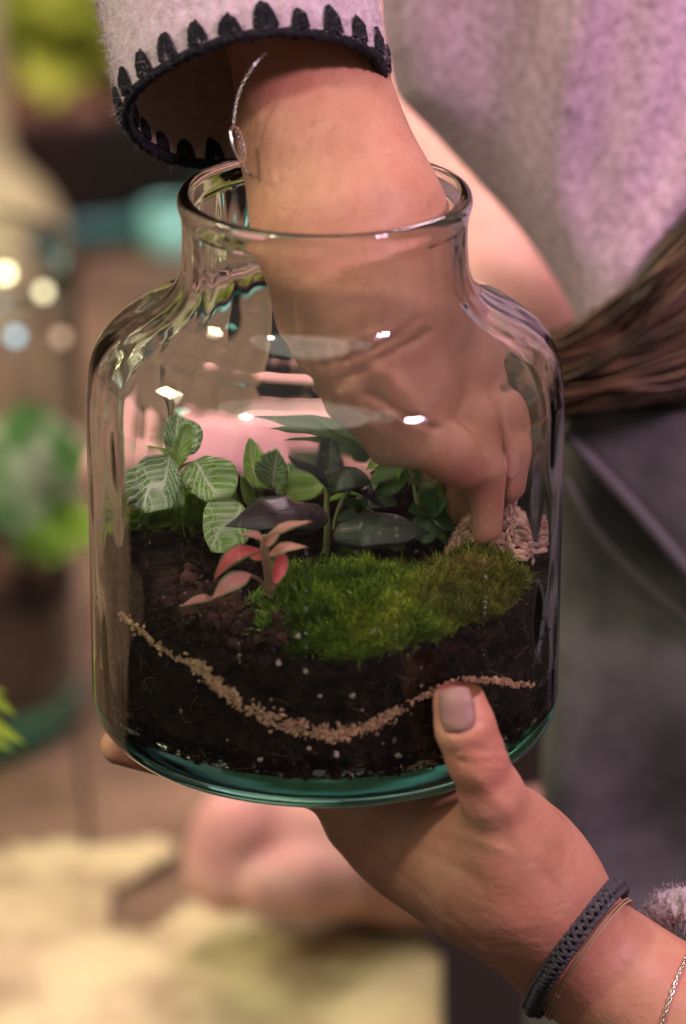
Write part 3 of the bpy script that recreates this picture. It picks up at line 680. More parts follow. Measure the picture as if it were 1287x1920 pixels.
# thumb nail of the lower hand
gu, gv = np.meshgrid(np.linspace(-1, 1, 21), np.linspace(-1, 1, 25), indexing='ij')
def nailpatch(fn, cx, cy_, hw, hh, tilt, ydep, name='fingernail', mt=NAIL):
    sx = np.sign(gu)*np.abs(gu)**.9; q = 1-.10*np.abs(gv)**3
    # squircle outline
    X_ = gu*np.sqrt(1-.32*gv**2)*hw; Y_ = gv*np.sqrt(1-.30*gu**2)*hh
    c, s = math.cos(tilt), math.sin(tilt)
    PX = cx+X_*c-Y_*s; PY = cy_+X_*s+Y_*c
    P = np.array([W(a, b, ydep) for a, b in zip(PX.ravel(), PY.ravel())]); R = np.array([ray(a, b) for a, b in zip(PX.ravel(), PY.ravel())])
    P = P-R*.01; t = np.zeros(len(P))
    for _ in range(30):
        f = fn((P+R*t[:, None]).astype(np.float32)); t += f*.8
    P = P+R*t[:, None]; _, g = on_surface(fn, P, 1)
    e = np.maximum(np.abs(gu), np.abs(gv)).ravel(); lift = np.where(e > .93, -.0006, .00045+.0002*(1-gu.ravel()**2))
    V = P+g*lift[:, None]; return mesh(name, V, gridfaces(21, 25), mt, person)
nailpatch(f_hand2, 857, 1330, 35, 44, -.16, -.11)

# ------------------------------------------------------------------ upper sleeve
NV = unit((.155, -.71, -.685)); E1 = unit(np.cross(NV, (0, 0, 1))); E1 = -E1 if E1[0] < 0 else E1
E1 = unit(np.array([.985*1.0, 0, 0])+UV_*.17); E1 = unit(E1-NV*(E1@NV)); E2 = np.cross(NV, E1)
if E2[1] > 0: E2 = -E2                      # E2 points to the near side
CC = W(478, 182, .032); RC = .0468
def sleeve_pt(th, t, r):
    """th angle, t distance back along the sleeve, r radius factor"""
    R = (RC+.035*t)*r; c = CC-NV*t+np.array([-.02*t, 0, 0])
    wob = 1+.018*math.sin(2*th+.6)+.012*math.sin(5*th+t*40)
    return c+(E1*math.cos(th)+E2*math.sin(th))*R*wob
nth, nt_ = 300, 60
def sleeve_surface(inner_):
    V = []
    for i in range(nth):
        th = 2*PI*i/nth
        rib = 1+(.010*math.cos(th*46)*max(0, min(1, (math.cos(th-.7)+.2))) if not inner_ else 0)
        for j in range(nt_):
            t = -.000+.17*(j/(nt_-1))**1.3
            nzv = mnoise.fractal(Vector((math.cos(th)*7, math.sin(th)*7, t*140)), 1, 2, 3)*.007
            V.append(sleeve_pt(th, t, rib*(1+nzv) if not inner_ else .92+nzv))
    return np.array(V)
Vo = sleeve_surface(False); Vi = sleeve_surface(True)
slv = mesh('sleeve', np.concatenate([Vo, Vi]), [gridfaces(nth, nt_, True), gridfaces(nth, nt_, True)[:, ::-1]+len(Vo)], WOOL, person)
slv['label'] = 'fluffy pink wool sleeve with black blanket stitching at the cuff'
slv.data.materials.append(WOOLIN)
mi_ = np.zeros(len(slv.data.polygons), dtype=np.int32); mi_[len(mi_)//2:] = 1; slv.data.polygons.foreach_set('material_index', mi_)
# fuzz
n = 26000
th = RNG.uniform(0, 2*PI, n); t = RNG.uniform(0, .10, n)
P = np.array([sleeve_pt(a, b, 1.003) for a, b in zip(th, t)])
Nn = np.outer(np.cos(th), E1)+np.outer(np.sin(th), E2)
d = Nn*RNG.uniform(.15, 1, n)[:, None]+RNG.normal(size=(n, 3))*.75; d /= np.linalg.norm(d, axis=1)[:, None]
L = RNG.uniform(.0012, .0055, n)*RNG.uniform(.5, 1, n); s = np.cross(d, RNG.normal(size=(n, 3))); s = s/np.linalg.norm(s, axis=1)[:, None]*.00006
b2 = d+RNG.normal(size=(n, 3))*.6
V = np.stack([P-s, P+s, P+d*(L*.5)[:, None]+s, P+d*(L*.5)[:, None]-s, P+(d+b2)*(L*.5)[:, None]], 1).reshape(-1, 3); b = 5*np.arange(n)
o = mesh('wool_fuzz', V, [np.stack([b, b+1, b+2, b+3], -1), np.stack([b+3, b+2, b+4], -1)], WOOL, slv); o['kind'] = 'stuff'
# black edging and blanket stitches
def rough_tube(P, r, k=8, amp=.25, seed=0):
    V, Fc = tube(P, r, k); nzv = np.array([mnoise.noise(Vector(v*900)+Vector((seed, 0, 0))) for v in V]); c = np.repeat(np.asarray(P), k, 0); c = np.concatenate([c, V[-2:]])
    return c+(V-c)*(1+amp*2*nzv[:, None]), Fc
ths = np.linspace(0, 2*PI, 220)
P = np.array([sleeve_pt(a, -.0012, .965) for a in ths]); V, Fc = rough_tube(P, .0019, 10, .4)
mesh('edging', V, Fc, YARN, slv)
def stitch(th0, inside):
    mb = MB(); r = .915 if inside else 1.018; L = .0088*RNG.uniform(.72, 1.15)
    tip = sleeve_pt(th0+RNG.normal(0, .022), L, r)
    for k in range(7):
        f = (k/6-.5)*.15+RNG.normal(0, .008)
        b_ = sleeve_pt(th0+f, .0, r); m_ = sleeve_pt(th0+f*.62, L*.6, r+(.012 if not inside else -.012)); tp = tip+RNG.normal(0, .0003, 3)+ (sleeve_pt(th0+f*.14, L*.98, r)-tip)*.9
        V, Fc = rough_tube(spline([b_, m_, tp], 9), np.array([1, 1.05, 1.1, 1.1, 1.1, 1.05, 1, .9, .6])*.00068, 6, .3, k); mb.add(V, Fc)
    return mb.build('stitch', YARN, slv)
for i in range(24):
    stitch(2*PI*(i+.35)/24, False)
for i in range(24):
    th0 = 2*PI*(i+.35)/24
    if math.sin(th0) < .3: stitch(th0, True)
# stray fibres on black yarn
n = 4200; th = RNG.uniform(0, 2*PI, n); P = np.array([sleeve_pt(a, RNG.uniform(-.003, .007), 1.02) for a in th])
d = RNG.normal(size=(n, 3)); d /= np.linalg.norm(d, axis=1)[:, None]; L = RNG.uniform(.001, .003, n); s = np.cross(d, RNG.normal(size=(n, 3))); s = s/np.linalg.norm(s, axis=1)[:, None]*.00005
V = np.stack([P-s, P+s, P+d*L[:, None]], 1).reshape(-1, 3); b = 3*np.arange(n)
o = mesh('yarn_fuzz', V, np.stack([b, b+1, b+2], -1), M('yarn_fibre', (.10, .09, .11), rough=.9), slv); o['kind'] = 'stuff'

# lower cuff, bottom right
P = spline(np.array([W(1228, 1738, -.030), W(1250, 1706, -.034), W(1300, 1700, -.040), (W(1370, 1760, -.046)), W(1420, 1900, -.06)]), 60)
V, Fc = rough_tube(P, np.linspace(.0045, .0075, 60), 14, .5)
lc = mesh('lower_cuff', V, Fc, WOOL, person); lc['label'] = 'pink wool cuff edge at the lower wrist'
n = 5000; ii = RNG.integers(0, len(V), n); P = V[ii]+RNG.normal(0, .001, (n, 3)); d = RNG.normal(size=(n, 3)); d /= np.linalg.norm(d, axis=1)[:, None]; L = RNG.uniform(.002, .005, n)
s = np.cross(d, RNG.normal(size=(n, 3))); s = s/np.linalg.norm(s, axis=1)[:, None]*.00008
b = 3*np.arange(n); o = mesh('wool_fuzz', np.stack([P-s, P+s, P+d*L[:, None]], 1).reshape(-1, 3), np.stack([b, b+1, b+2], -1), WOOL, lc); o['kind'] = 'stuff'

# ------------------------------------------------------------------ bracelets
def ring_on(fn, c, axis, rad, n, off=.0):
    a = unit(axis); u = unit(np.cross(a, (0, 0, 1))); v = np.cross(a, u); out = []
    for k in range(n):
        th = 2*PI*k/n; d = u*math.cos(th)+v*math.sin(th); lo, hi = .001, .06
        P = c+d*np.linspace(lo, hi, 240)[:, None]; f = fn(P.astype(np.float32)); i = np.argmax(f > 0); out.append(c+d*(np.linspace(lo, hi, 240)[i]+off))
    return np.array(out)
def smooth_ring(P, it=6):
    for _ in range(it): P = .5*P+.25*(np.roll(P, 1, 0)+np.roll(P, -1, 0))
    return P
BRD = M('charcoal_cord', (.028, .024, .029), (.085, .078, .094), 700, rough=.7, bscale=2500, bstr=.6, spec=.4)
bc = W(1088, 1772, -.045); bax = unit(W(1190, 1852, -.060)-W(1060, 1755, -.048))
R0 = smooth_ring(ring_on(f_hand2, bc, bax, .03, 180, .0020), 10)
for _ in range(3):
    fv = f_hand2(R0.astype(np.float32)); _, g = on_surface(f_hand2, R0.astype(np.float32), 1); R0 = smooth_ring(R0+g*np.maximum(0, .0019-fv)[:, None], 1)
br = empty('braided_bracelet', tuple(R0[0])); tag(br, 'dark charcoal braided cord bracelet round the lower wrist', 'bracelet')
cen = R0.mean(0); NS = 8
tt = np.linspace(0, 1, 901); base = np.array([np.interp(tt, np.linspace(0, 1, 181), np.append(R0[:, k], R0[0, k])) for k in range(3)]).T
rd = base-cen; rd -= np.outer(rd@bax, bax); rd /= np.linalg.norm(rd, axis=1)[:, None]
for k in range(NS):
    ph = 2*PI*k/NS; dirn = 1 if k % 2 else -1; w_ = 26
    a = dirn*2*PI*w_*tt+ph; P = base+np.outer(np.sin(a)*.0029, np.ones(3))*bax+rd*(np.cos(a)*.0014+.0006*np.cos(a*4))[:, None]
    V, Fc = tube(P, .00088, 6); mesh('strand', V, Fc, BRD, br)
# tan thread
THR = M('tan_thread', (.40, .28, .16), rough=.8)
R1 = smooth_ring(ring_on(f_hand2, bc+bax*.001, bax, .03, 120, .0008), 4)
P = np.vstack([R1, R1[:1]])+bax*.0045*1
kn = W(1120, 1850, -.088)
mbt = MB(); mbt.add(*tube(P, .0004, 6)); mbt.add(*tube(P+bax*.0012, .0004, 6))
o = mbt.build('thread_bracelet', THR, None); tag(o, 'thin tan thread bracelet beside the braided cord', 'bracelet')
# silver chain
def chainlinks(path, L, r, root, m):
    P = np.asarray(path); seg = np.linalg.norm(np.diff(P, axis=0), axis=1); cs = np.concatenate([[0], np.cumsum(seg)]); n = int(cs[-1]/L); mbs = MB()
    for i in range(n):
        s = (i+.5)*L; q = np.array([np.interp(s, cs, P[:, k]) for k in range(3)]); q2 = np.array([np.interp(s+L*.5, cs, P[:, k]) for k in range(3)]); d = unit(q2-q+1e-9)
        u = unit(np.cross(d, (0.2, .9, .3))); v = np.cross(d, u); side_ = u if i % 2 else v
        a = np.linspace(0, 2*PI, 11); ring = q+np.outer(np.cos(a)*L*.68, d)+np.outer(np.sin(a)*L*.36, side_); mbs.add(*tube(ring, r, 5, cap=False))
    return mbs.build('chain', m, root)
c2 = W(1275, 1880, -.064); R2 = smooth_ring(ring_on(f_hand2, c2, unit(bax+np.array([.25, 0, .3])), .03, 120, .0010), 6)
sb = empty('silver_bracelet', tuple(R2[0])); tag(sb, 'fine silver chain bracelet with tiny star charms on the lower wrist', 'bracelet')
chainlinks(np.vstack([R2, R2[:1]]), .0016, .00028, sb, SILVER)
for q in (R2[int(120*.30)], R2[int(120*.42)], R2[int(120*.55)]):
    a = np.linspace(0, 2*PI, 10, endpoint=False); rr_ = np.where(np.arange(10) % 2, .0007, .0018); c = q+np.array([0, -.0012, -.001])
    ringp = c+np.outer(np.cos(a)*rr_, (1, 0, 0))+np.outer(np.sin(a)*rr_, UV_); V = np.concatenate([ringp+DV*.0002, ringp-DV*.0002, [c+DV*.0003, c-DV*.0003]]); j = np.arange(10); j2 = (j+1) % 10
    mesh('star', V, [np.stack([j, j2, j2+10, j+10], -1), np.stack([j, j2, np.full(10, 20)], -1), np.stack([j2+10, j+10, np.full(10, 21)], -1)], SILVER, sb, smooth=False)
nailpatch(f_hand1, 955, 868, 20, 27, -.05, -.040, mt=M('pink_nail', (.58, .28, .22), rough=.35))
# upper fine bracelet with ribbed ring charm
ub = empty('fine_bracelet', tuple(W(440, 240, .0))); tag(ub, 'fine silver bracelet with small ribbed ring hanging from the upper cuff', 'bracelet')
pth = spline(np.array([W(500, 98, .012), W(474, 126, .006), W(452, 165, .004), W(441, 205, .002), W(438, 240, .0)]), 60)
chainlinks(pth, .0013, .00022, ub, SILVER)
cc_ = W(446, 270, .0); a = np.linspace(0, 2*PI, 40); ex = unit(RV*.45+DV*.9); ey = unit(UV_-RV*.22)
P = cc_+np.outer(np.cos(a)*.0042, ex)+np.outer(np.sin(a)*.0062, ey); mesh('ring', *tube(P, .0006, 6, cap=False), SILVER, ub)
for k in range(9):
    q = P[(k*2+30) % 39]; q = q+np.zeros(3); mesh('bead', *tube([q-ex*.0013, q-ex*.0006, q+ex*.0006, q+ex*.0013], [.0005, .0009, .0009, .0005], 8), SILVER, ub)
chainlinks(spline(np.array([W(452, 300, .0), W(457, 312, .004), W(470, 330, .012)]), 12), .0013, .00022, ub, SILVER)

# ------------------------------------------------------------------ torso: sweater, apron, hair
def poly_sdf(X, Y, pl):
    pl = np.asarray(pl, float); d = np.full(len(X), 1e9); sgn = np.ones(len(X)); n = len(pl); j = n-1
    for i in range(n):
        e = pl[j]-pl[i]; wx = X-pl[i, 0]; wy = Y-pl[i, 1]; t = np.clip((wx*e[0]+wy*e[1])/(e@e), 0, 1)
        d = np.minimum(d, (wx-e[0]*t)**2+(wy-e[1]*t)**2)
        c1 = Y >= pl[i, 1]; c2_ = Y < pl[j, 1]; c3 = e[0]*wy > e[1]*wx
        fl = (c1 & c2_ & c3) | (~c1 & ~c2_ & ~c3); sgn[fl] *= -1; j = i
    return sgn*np.sqrt(d)
def slab(name, plpx, y0, thick, m, parent, rnd=.03, h=.005, folds=None, slope=0.0, label=None):
    """a cloth body: outline given in world x,z at depth y0, rounded edges, fold relief on its front"""
    pl = [(W(a, b, y0)[0], W(a, b, y0)[2]) for a, b in plpx]; A = np.array(pl)
    def fn(P):
        d = poly_sdf(P[:, 0].astype(float), P[:, 2].astype(float), pl)+rnd
        yy = P[:, 1]-y0-slope*(P[:, 0]-.13)
        if folds: yy = yy+folds(P[:, 0], P[:, 2])
        q = np.maximum(d, 0); w2 = np.maximum(np.abs(yy)-(thick-rnd), 0)
        return (np.sqrt(q*q+w2*w2)-rnd+np.minimum(np.maximum(d, np.abs(yy)-(thick-rnd)), 0)).astype(np.float32)
    lo = (A[:, 0].min()-.02, y0-thick-.06-abs(slope)*.17, A[:, 1].min()-.02); hi = (A[:, 0].max()+.02, y0+thick+.06+abs(slope)*.17, A[:, 1].max()+.02)
    V, Fc = surface_nets(fn, lo, hi, h); o = mesh(name, V, Fc, m, parent)
    if label: o['label'] = label
    return o
SWT = wool_mat('sweater_wool', (.34, .20, .26), (.86, .62, .76))
def sfold(x, z):
    r = 0
    for x0, z0, k, wd, am in ((.150, .18, .37, .012, .017), (.122, .18, .10, .013, .013), (.172, .13, .55, .011, .015), (.096, .20, .02, .012, .014), (.205, .16, .5, .010, .02)):
        r = r+am*np.exp(-((x-x0-k*(z-z0)-.004*np.sin(z*40+x0*50))/wd)**2)
    return r+.006*np.sin(x*55+z*10)
slab('sweater', [(700, -260), (715, 60), (742, 185), (820, 265), (900, 350), (980, 430), (1050, 510), (1100, 590), (1130, 680), (1500, 760), (1600, -260)], .24, .045, SWT, person, .03, .004, sfold, -.22, label='pinkish grey knit sweater seen on the torso at the right')
APR = M('grey_linen', (.095, .092, .09), (.15, .142, .14), 60, rough=.9, bscale=1500, bstr=.25, spec=.15)
def afold(x, z): return .006*np.sin(x*60+z*22)+.008*np.sin(x*25-z*40+1)
slab('apron', [(1045, 790), (1075, 745), (1110, 752), (1700, 790), (1700, 2300), (1010, 2300), (985, 1950), (1010, 1600), (1020, 1300), (1030, 1000)], .225, .03, APR, person, .02, .005, afold, label='grey linen apron over the front of the person')
slab('apron_flap', [(1058, 806), (1072, 775), (1108, 756), (1700, 775), (1700, 1500), (1287, 1062), (1200, 960), (1130, 880)], .182, .006, APR, person, .004, .003, lambda x, z: .003*np.sin(x*50+z*30), label='folded over flap of the grey apron')
mb = MB()
for off, r in ((0, .0028), ):
    P = spline(np.array([W(1060, 812, .172), W(1130, 886, .172), (W(1205, 968, .172)), W(1290, 1068, .172), W(1400, 1200, .172)]), 40); mb.add(*tube(P, r, 8))
mb.build('flap_hem', M('hem_linen', (.13, .118, .122), rough=.9), person)
P = spline(np.array([W(1062, 900, .187), W(1110, 985, .187), W(1180, 1065, .187), W(1290, 1160, .187), W(1400, 1240, .187)]), 40); mesh('apron_seam', *tube(P, .0016, 8), M('seam_linen', (.26, .235, .24), rough=.9), person)
HAIR = M('brown_hair', (.03, .016, .009), (.13, .07, .037), 60, rough=.38, spec=.5, island=1.0)
mb = MB()
for k in range(1500):
    o1 = RNG.normal(0, 1, 2); q = RNG.uniform(0, 1)
    a0 = (1420+RNG.normal(0, 15), 300+q*400); a1 = (1270+RNG.normal(0, 12), 450+q*290+14*math.sin(k*.7)); a2 = (1140+RNG.normal(0, 14), 590+q*160+RNG.normal(0, 10)); a3 = (1010+RNG.normal(0, 25), 660+q*110+RNG.normal(0, 14))
    yb = .175+RNG.normal(0, .012)
    P = spline(np.array([W(*a0, yb+.01), W(*a1, yb), W(*a2, yb-.004), W(*a3, yb)]), 14); mb.add(*tube(P, np.array([.0009]*11+[.0008, .0006, .0003]), 4))
mb.build('hair', HAIR, person)['label'] = 'long brown hair falling over the apron'
slab('hair_mass', [(1060, 735), (1150, 640), (1287, 520), (1500, 400), (1600, 800), (1200, 790)], .212, .02, M('hair_dark', (.035, .018, .012), (.07, .035, .02), 40, rough=.5), person, .018, .004)
P = spline(np.array([W(1100, 765, .15), W(1180, 690, .15), W(1220, 610, .15), W(1300, 545, .15)]), 30); mesh('apron_strap', *tube(P, .0024, 8), M('rose_cord', (.10, .05, .05), rough=.8), person)

# ------------------------------------------------------------------ person behind
p2 = empty('person', (.1, .5, -.2)); tag(p2, 'blurred person behind the jar resting bare arms on the table', 'person')
def f_behind(P):
    def c(pts, k=.01): return chain(P, [w3(q) for q in pts], k)
    f = c([(700, 60, .50, .040), (880, 300, .45, .046), (985, 500, .40, .044), (960, 610, .37, .038), (700, 838, .34, .025), (480, 858, .31, .020), (340, 858, .28, .018)], .04)
    hand = c([(340, 858, .28, .018), (270, 872, .27, .019), (235, 885, .26, .014)], .02); f = smin(f, hand, .02)
    for i, (yy, zz) in enumerate(((.25, 862), (.262, 880), (.275, 896))):
        f = smin(f, c([(235, zz-8, yy, .010), (205, zz+4, yy, .0085), (190, zz+14, yy, .0075)]), .006)
    g = c([(1180, 1580, .47, .036), (900, 1622, .46, .030), (760, 1612, .45, .029), (600, 1572, .43, .033), (500, 1560, .42, .029)], .02)
    for i, (x0, y0) in enumerate(((470, 1530), (455, 1565), (448, 1600), (450, 1630))):
        g = smin(g, c([(540, y0+6, .42, .0145), (x0-20, y0-4, .405, .0132), (x0-45, y0+14, .395, .0118), (x0-20, y0+40, .39, .0105)]), .006)
    g = smin(g, c([(640, 1640, .40, .018), (560, 1655, .385, .0135), (500, 1660, .38, .012)]), .008)
    return smin(smin(f, g, .004), c([(960, 610, .37, .038), (1270, 800, .50, .05), (1290, 1400, .53, .05), (1180, 1580, .47, .036)], .02), .01)
V, Fc = surface_nets(f_behind, (-.16, .17, -.36), (.30, .62, .36), .0035)
mesh('body', V, Fc, SKIN2, p2)

# ------------------------------------------------------------------ table, floor
TZ = -.32
WOOD = M('brown_wood', (.13, .088, .05), (.25, .175, .105), 14, rough=.5, bscale=120, bstr=.3)
table = empty('table', (-1.0, 1.0, TZ)); tag(table, 'brown wooden plank table under the jars and paper', 'table')
xs = [.046-i*.16 for i in range(16)]
for i in range(15):
    x1, x0 = xs[i], xs[i+1]+.003; V = np.array([(x-.094*(y-.28)+.013, y, z) for x in (x0, x1) for y in (.27, 4.2) for z in (TZ-.03, TZ-RNG.uniform(0, .0015))])
    mesh('plank', V, np.array([(0, 1, 3, 2), (4, 6, 7, 5), (0, 4, 5, 1), (2, 3, 7, 6), (0, 2, 6, 4), (1, 5, 7, 3)]), WOOD, table, smooth=False)
fl = mesh('floor', np.array([(-8, -5, -.95), (8, -5, -.95), (8, 9, -.95), (-8, 9, -.95)]), np.array([(0, 1, 2, 3)]), M('dark_floor', (.012, .009, .008), (.03, .022, .018), 4, rough=.6)); tag(fl, kind='structure')
bw = mesh('wall', np.array([(-8, 5, -1), (8, 5, -1), (8, 5, 3), (-8, 5, 3)]), np.array([(0, 1, 2, 3)]), M('brown_wall', (.14, .09, .05), (.22, .16, .08), 3, rough=.8)); tag(bw, kind='structure')
# crumpled cream paper
PAPER = M('cream_paper', (.60, .555, .30), (.35, .285, .16), 22, rough=.85, bscale=60, bstr=.5, bdist=.004, lo=.44, hi=.66)
def sheet(name, plpx, z, m, label, cat, amp=.004, h=.006):
    pl = [tuple(Wz(a, b, z)[:2]) for a, b in plpx]; A = np.array(pl); lo = A.min(0)-.01; hi = A.max(0)+.01
    gx = np.arange(lo[0], hi[0], h); gy = np.arange(lo[1], hi[1], h); X, Y = np.meshgrid(gx, gy, indexing='ij')
    d = poly_sdf(X.ravel(), Y.ravel(), pl).reshape(X.shape); Z = z+np.array([abs(mnoise.fractal(Vector((x*9, y*9, 2)), 1, 2, 4)) for x, y in zip(X.ravel(), Y.ravel())]).reshape(X.shape)*amp*2
    keep = d < 0; Fc = gridfaces(len(gx), len(gy)); Fc = Fc[keep.ravel()[Fc].all(1)]
    o = mesh(name, np.stack([X, Y, Z], -1).reshape(-1, 3), Fc, m, None, solid=.0006); return tag(o, label, cat)
sheet('paper_sheet', [(-260, 1620), (0, 1590), (120, 1572), (210, 1585), (300, 1565), (352, 1600), (300, 1640), (225, 1675), (215, 1735), (290, 1745), (350, 1690), (390, 1680), (600, 1768), (700, 1755), (770, 1742), (818, 1752), (868, 1990), (300, 2020), (-300, 2000)], TZ+.003, PAPER, 'large cream coloured paper spread on the table at the bottom', 'paper')

# ------------------------------------------------------------------ second jar, left behind
jx = Wz(-150, 1330, TZ); JC = np.array([jx[0], jx[1], TZ+.001])
k2 = 1.0
o2 = [(0.0001, 0), (.070, 0), (.077, .003), (.0805, .012), (.081, .03), (.081, .18), (.0808, .205), (.0815, .222), (.0825, .226), (.0805, .229), (.0785, .227), (.0775, .22), (.0772, .20), (.0770, .035), (.075, .022), (.06, .018), (.0001, .0175)]
pf = spline(np.array([(r, z, 0) for r, z in o2]), 170)[:, :2]; pf = pf*1.14; pf[:, 0] = np.maximum(pf[:, 0], .0001)
j2 = empty('glass_jar', tuple(JC)); tag(j2, 'blurred open glass jar planted with stones and greenery on the table at left', 'jar')
V, Fc = lathe(pf, 128, c=JC); mesh('jar_body', V, Fc, GLASS, j2)
# contents
sp_ = [(0.0001, .0195), (.060, .0195), (.074, .026), (.0762, .04), (.0762, .068), (.07, .074), (.03, .078), (.0001, .079)]
V, Fc = lathe(np.array(sp_)*1.14, 96, c=JC); o = mesh('soil', V, Fc, M('brown_soil', (.05, .028, .018), (.12, .065, .04), 80, rough=.95, bscale=200, bstr=.8), None); tag(o, 'brown soil in the blurred jar at the left', 'soil', kind='stuff')
n = 300; a = RNG.uniform(0, 2*PI, n); r_ = .076*np.sqrt(RNG.random(n)); P = JC+1.14*np.stack([r_*np.cos(a), r_*np.sin(a), .082+RNG.uniform(0, .022, n)], -1)
V, Fc = grains(P, RNG.uniform(.004, .0085, n), .15); o = mesh('stones', V, Fc, M('rose_stone', (.36, .20, .15), (.52, .33, .25), 60, rough=.8, island=.8), None); tag(o, 'rosy terracotta pebbles on the soil in the left jar', 'stones', kind='stuff')
def bush(c, n, R, Lf, wd, mt, root, name='leaf', squash=.8):
    for k in range(n):
        d = unit(RNG.normal(size=3)); d[2] = abs(d[2])*squash; b_ = c+d*R*RNG.uniform(.1, .6); t_ = b_+unit(d+RNG.normal(size=3)*.4)*Lf*RNG.uniform(.7, 1.2)
        V, Fc, U = leaf(b_, t_, wd*RNG.uniform(.8, 1.2), arch=.12, nrm=unit((RNG.normal()*.4, -.6, .7)), nu=5, nv=8); mesh(name, V, Fc, mt, root, uv=U, solid=.0003)
pc = W(45, 960, JC[1]); t = empty('variegated_plant', tuple(pc)); tag(t, 'blurred plant with white and green leaves in the left jar', 'plant')
VAR = M('white_green_leaf', (.10, .30, .06), (.68, .76, .60), 35, rough=.5, lo=.42, hi=.56)
for k, (ax_, ay_) in enumerate([(20, 830), (60, 850), (100, 880), (30, 900), (80, 930), (-10, 870), (-30, 910), (50, 800), (95, 835), (10, 940), (-40, 840)]):
    b_ = pc+np.array([0, 0, .01]); t_ = W(ax_, ay_, JC[1]-.03+RNG.uniform(-.02, .03)); mesh('stem', *tube(spline([b_, (b_+t_)/2+np.array([0, 0, .008]), t_], 8), .0012, 6), STEMG, t)
    V, Fc, U = leaf(t_+np.array([-.014, 0, .004]), t_+np.array([.020, -.006, -.009]), .028, arch=.1, nu=7, nv=9, shape='round'); mesh('leaf', V, Fc, VAR, t, uv=U, solid=.0004)
t = empty('leafy_plant', tuple(W(135, 1050, JC[1]-.05))); tag(t, 'blurred olive green leafy plant beside the pebbles in the left jar', 'plant')
bush(W(120, 1010, JC[1]-.045), 40, .026, .020, .012, LIMEL, t)
# yellow-green leaves entering from the left
t = empty('strap_leaf_plant', tuple(W(-80, 1420, .12))); tag(t, 'bright yellow green strap leaves entering at the lower left edge', 'plant')
YL = vein_mat('yellow_green_leaf', (.38, .50, .03), (.50, .62, .06), (.3, .45, .04), .45, .1)
for b_, t_, wd in (((-120, 1300), (52, 1398), 50), ((-110, 1240), (35, 1345), 44), ((-100, 1340), (28, 1410), 40), ((-120, 1260), (15, 1300), 36)):
    leafpart(t, YL, b_, t_, wd*1.0, .18, .16, shape='lance', arch=.14)
vz = Wz(-55, 560, TZ); vs = empty('vase', tuple(vz)); tag(vs, 'tall pale cream bottle vase standing behind the left jar', 'vase')
V, Fc = lathe(spline(np.array([(.0001, 0, 0), (.055, 0, 0), (.066, .01, 0), (.066, .05, 0), (.055, .075, 0), (.034, .10, 0), (.028, .14, 0), (.027, .24, 0), (.031, .30, 0), (.028, .30, 0), (.024, .24, 0), (.025, .14, 0), (.0001, .12, 0)]), 60)[:, :2].clip(.0001, 1), 64, c=vz+np.array([0, 0, .001])); mesh('vase_body', V, Fc, M('cream_glaze', (.46, .46, .22), (.58, .56, .30), 10, rough=.3), vs)
# far planter with greenery (upper left) on a glass dish
fz = Wz(110, 345, TZ); FC = np.array([fz[0]-.02, fz[1], TZ])
dish = empty('glass_dish', tuple(FC)); tag(dish, 'teal glass dish under the dark planter in the far background', 'dish')
TEAL = M('teal_glass', (.03, .17, .13), rough=.35, spec=.4)
dp = [(0.0001, .003), (.15, .003), (.175, .012), (.185, .03), (.188, .03), (.182, .008), (.16, .0), (.0001, .0)]
V, Fc = lathe(np.array(dp), 96, c=FC); mesh('dish_body', V, Fc, TEAL, dish)
pot = empty('planter', tuple(FC+np.array([0, 0, .004]))); tag(pot, 'dark brown round planter with greenery in the far background', 'planter')
pp = [(0.0001, .004), (.125, .004), (.145, .03), (.155, .09), (.157, .095), (.150, .095), (.145, .085), (.0001, .082)]
V, Fc = lathe(np.array(pp), 96, c=FC); mesh('pot', V, Fc, M('dark_pot', (.022, .013, .010), (.045, .025, .018), 20, rough=.5), pot)
n = 260; a = RNG.uniform(0, 2*PI, n); r_ = .140*np.sqrt(RNG.random(n)); V, Fc = grains(FC+np.stack([r_*np.cos(a), r_*np.sin(a), np.full(n, .09)], -1), RNG.uniform(.006, .02, n), .2)
o = mesh('bark_chips', V, Fc, M('bark', (.14, .07, .035), (.26, .15, .08), 30, rough=.9, island=.7), None); tag(o, 'brown bark chips heaped in the far planter', 'bark', kind='stuff')
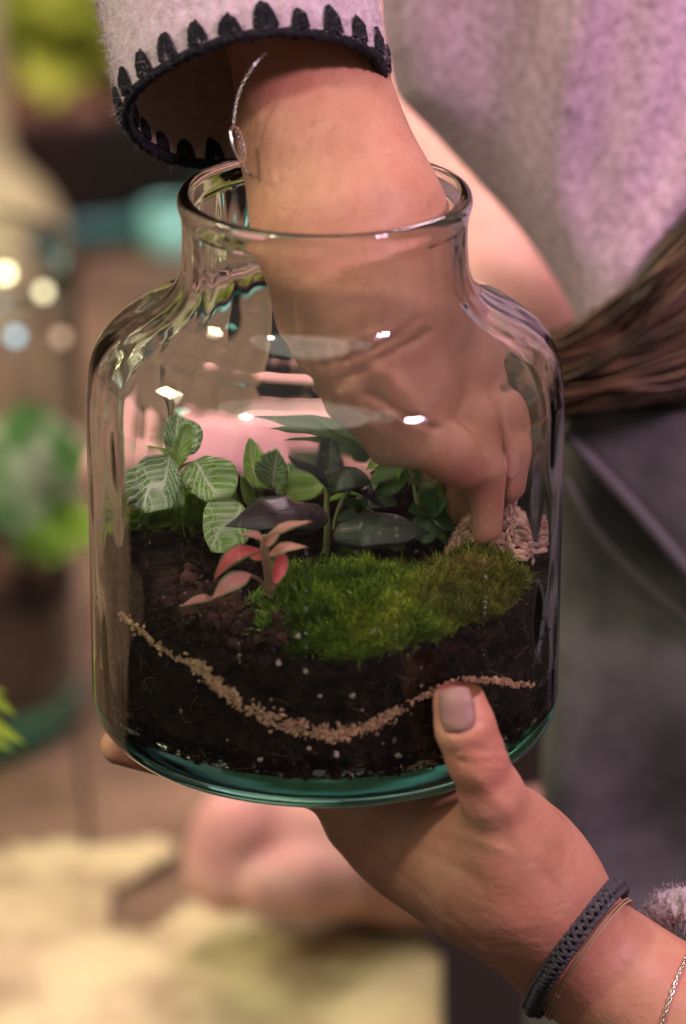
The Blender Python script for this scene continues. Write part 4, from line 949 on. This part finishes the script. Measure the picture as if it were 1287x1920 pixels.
t = empty('bushy_plant', tuple(FC+np.array([0, .05, .09]))); tag(t, 'blurred yellow green bushy plant growing in the far planter', 'plant')
BG = M('background_leaf', (.16, .22, .02), (.42, .50, .06), 20, rough=.5)
bush(FC+np.array([0.03, -.02, .10]), 130, .12, .055, .035, BG, t, squash=.8)
bush(FC+np.array([.06, .16, .18]), 90, .16, .06, .035, M('background_leaf_warm', (.22, .20, .08), (.30, .32, .08), 20, rough=.5), t, squash=.9)
tl = Wz(322, 470, TZ); th_ = empty('teal_glint_cup', tuple(tl)); tag(th_, 'small added teal cup standing in for a glass glint in the far background', 'glint stand-in')  # added cup, its bright teal colour stands in for a glint on glass
V, Fc = lathe(np.array([(.0001, 0), (.016, 0), (.020, .006), (.020, .030), (.017, .030), (.016, .008), (.0001, .006)]), 40, c=tl+np.array([0, 0, .001])); mesh('added_cup', V, Fc, M('teal_glint', (.35, .90, .72), rough=.3), th_)

for (px, py, c, e) in ((10, 512, (1, .90, .50), 8), (82, 547, (.9, .82, .5), 3.6), (25, 628, (.45, .65, .75), 3.0), (115, 632, (1, .70, .5), .9)):  # glowing beads added in place of lamp glints on the jar rim
    m, nt, b = new_mat('glint_glow'); b.inputs['Emission Color'].default_value = (*c, 1); b.inputs['Emission Strength'].default_value = e; b.inputs['Base Color'].default_value = (*c, 1)
    P0 = W(px, py, JC[1]-.06); t = empty('glint_bead', tuple(P0)); tag(t, {10: 'added glowing bead for the brightest warm glint at the left edge by the jar rim', 82: 'added glowing bead for the yellow glint right of the brightest one', 25: 'added glowing bead for the bluish glint in front of the left jar', 115: 'added glowing bead for the faintest pinkish bulb in front of the left jar'}[px], 'glint', 'added glowing beads standing in for glints on the left jar')
    V, Fc = lathe(np.array([(.0001, -.0032), (.0018, -.0028), (.0028, -.001), (.0028, .001), (.0018, .0028), (.0001, .0032)]), 14, c=P0); mesh('glint', V, Fc, m, t)
    V, Fc = tube([P0+np.array([0, 0, .003]), P0+np.array([0, 0, .006])], .0012, 8); mesh('glint_cap', V, Fc, M('glint_cap_mat', (.05, .08, .04), rough=.5), t)
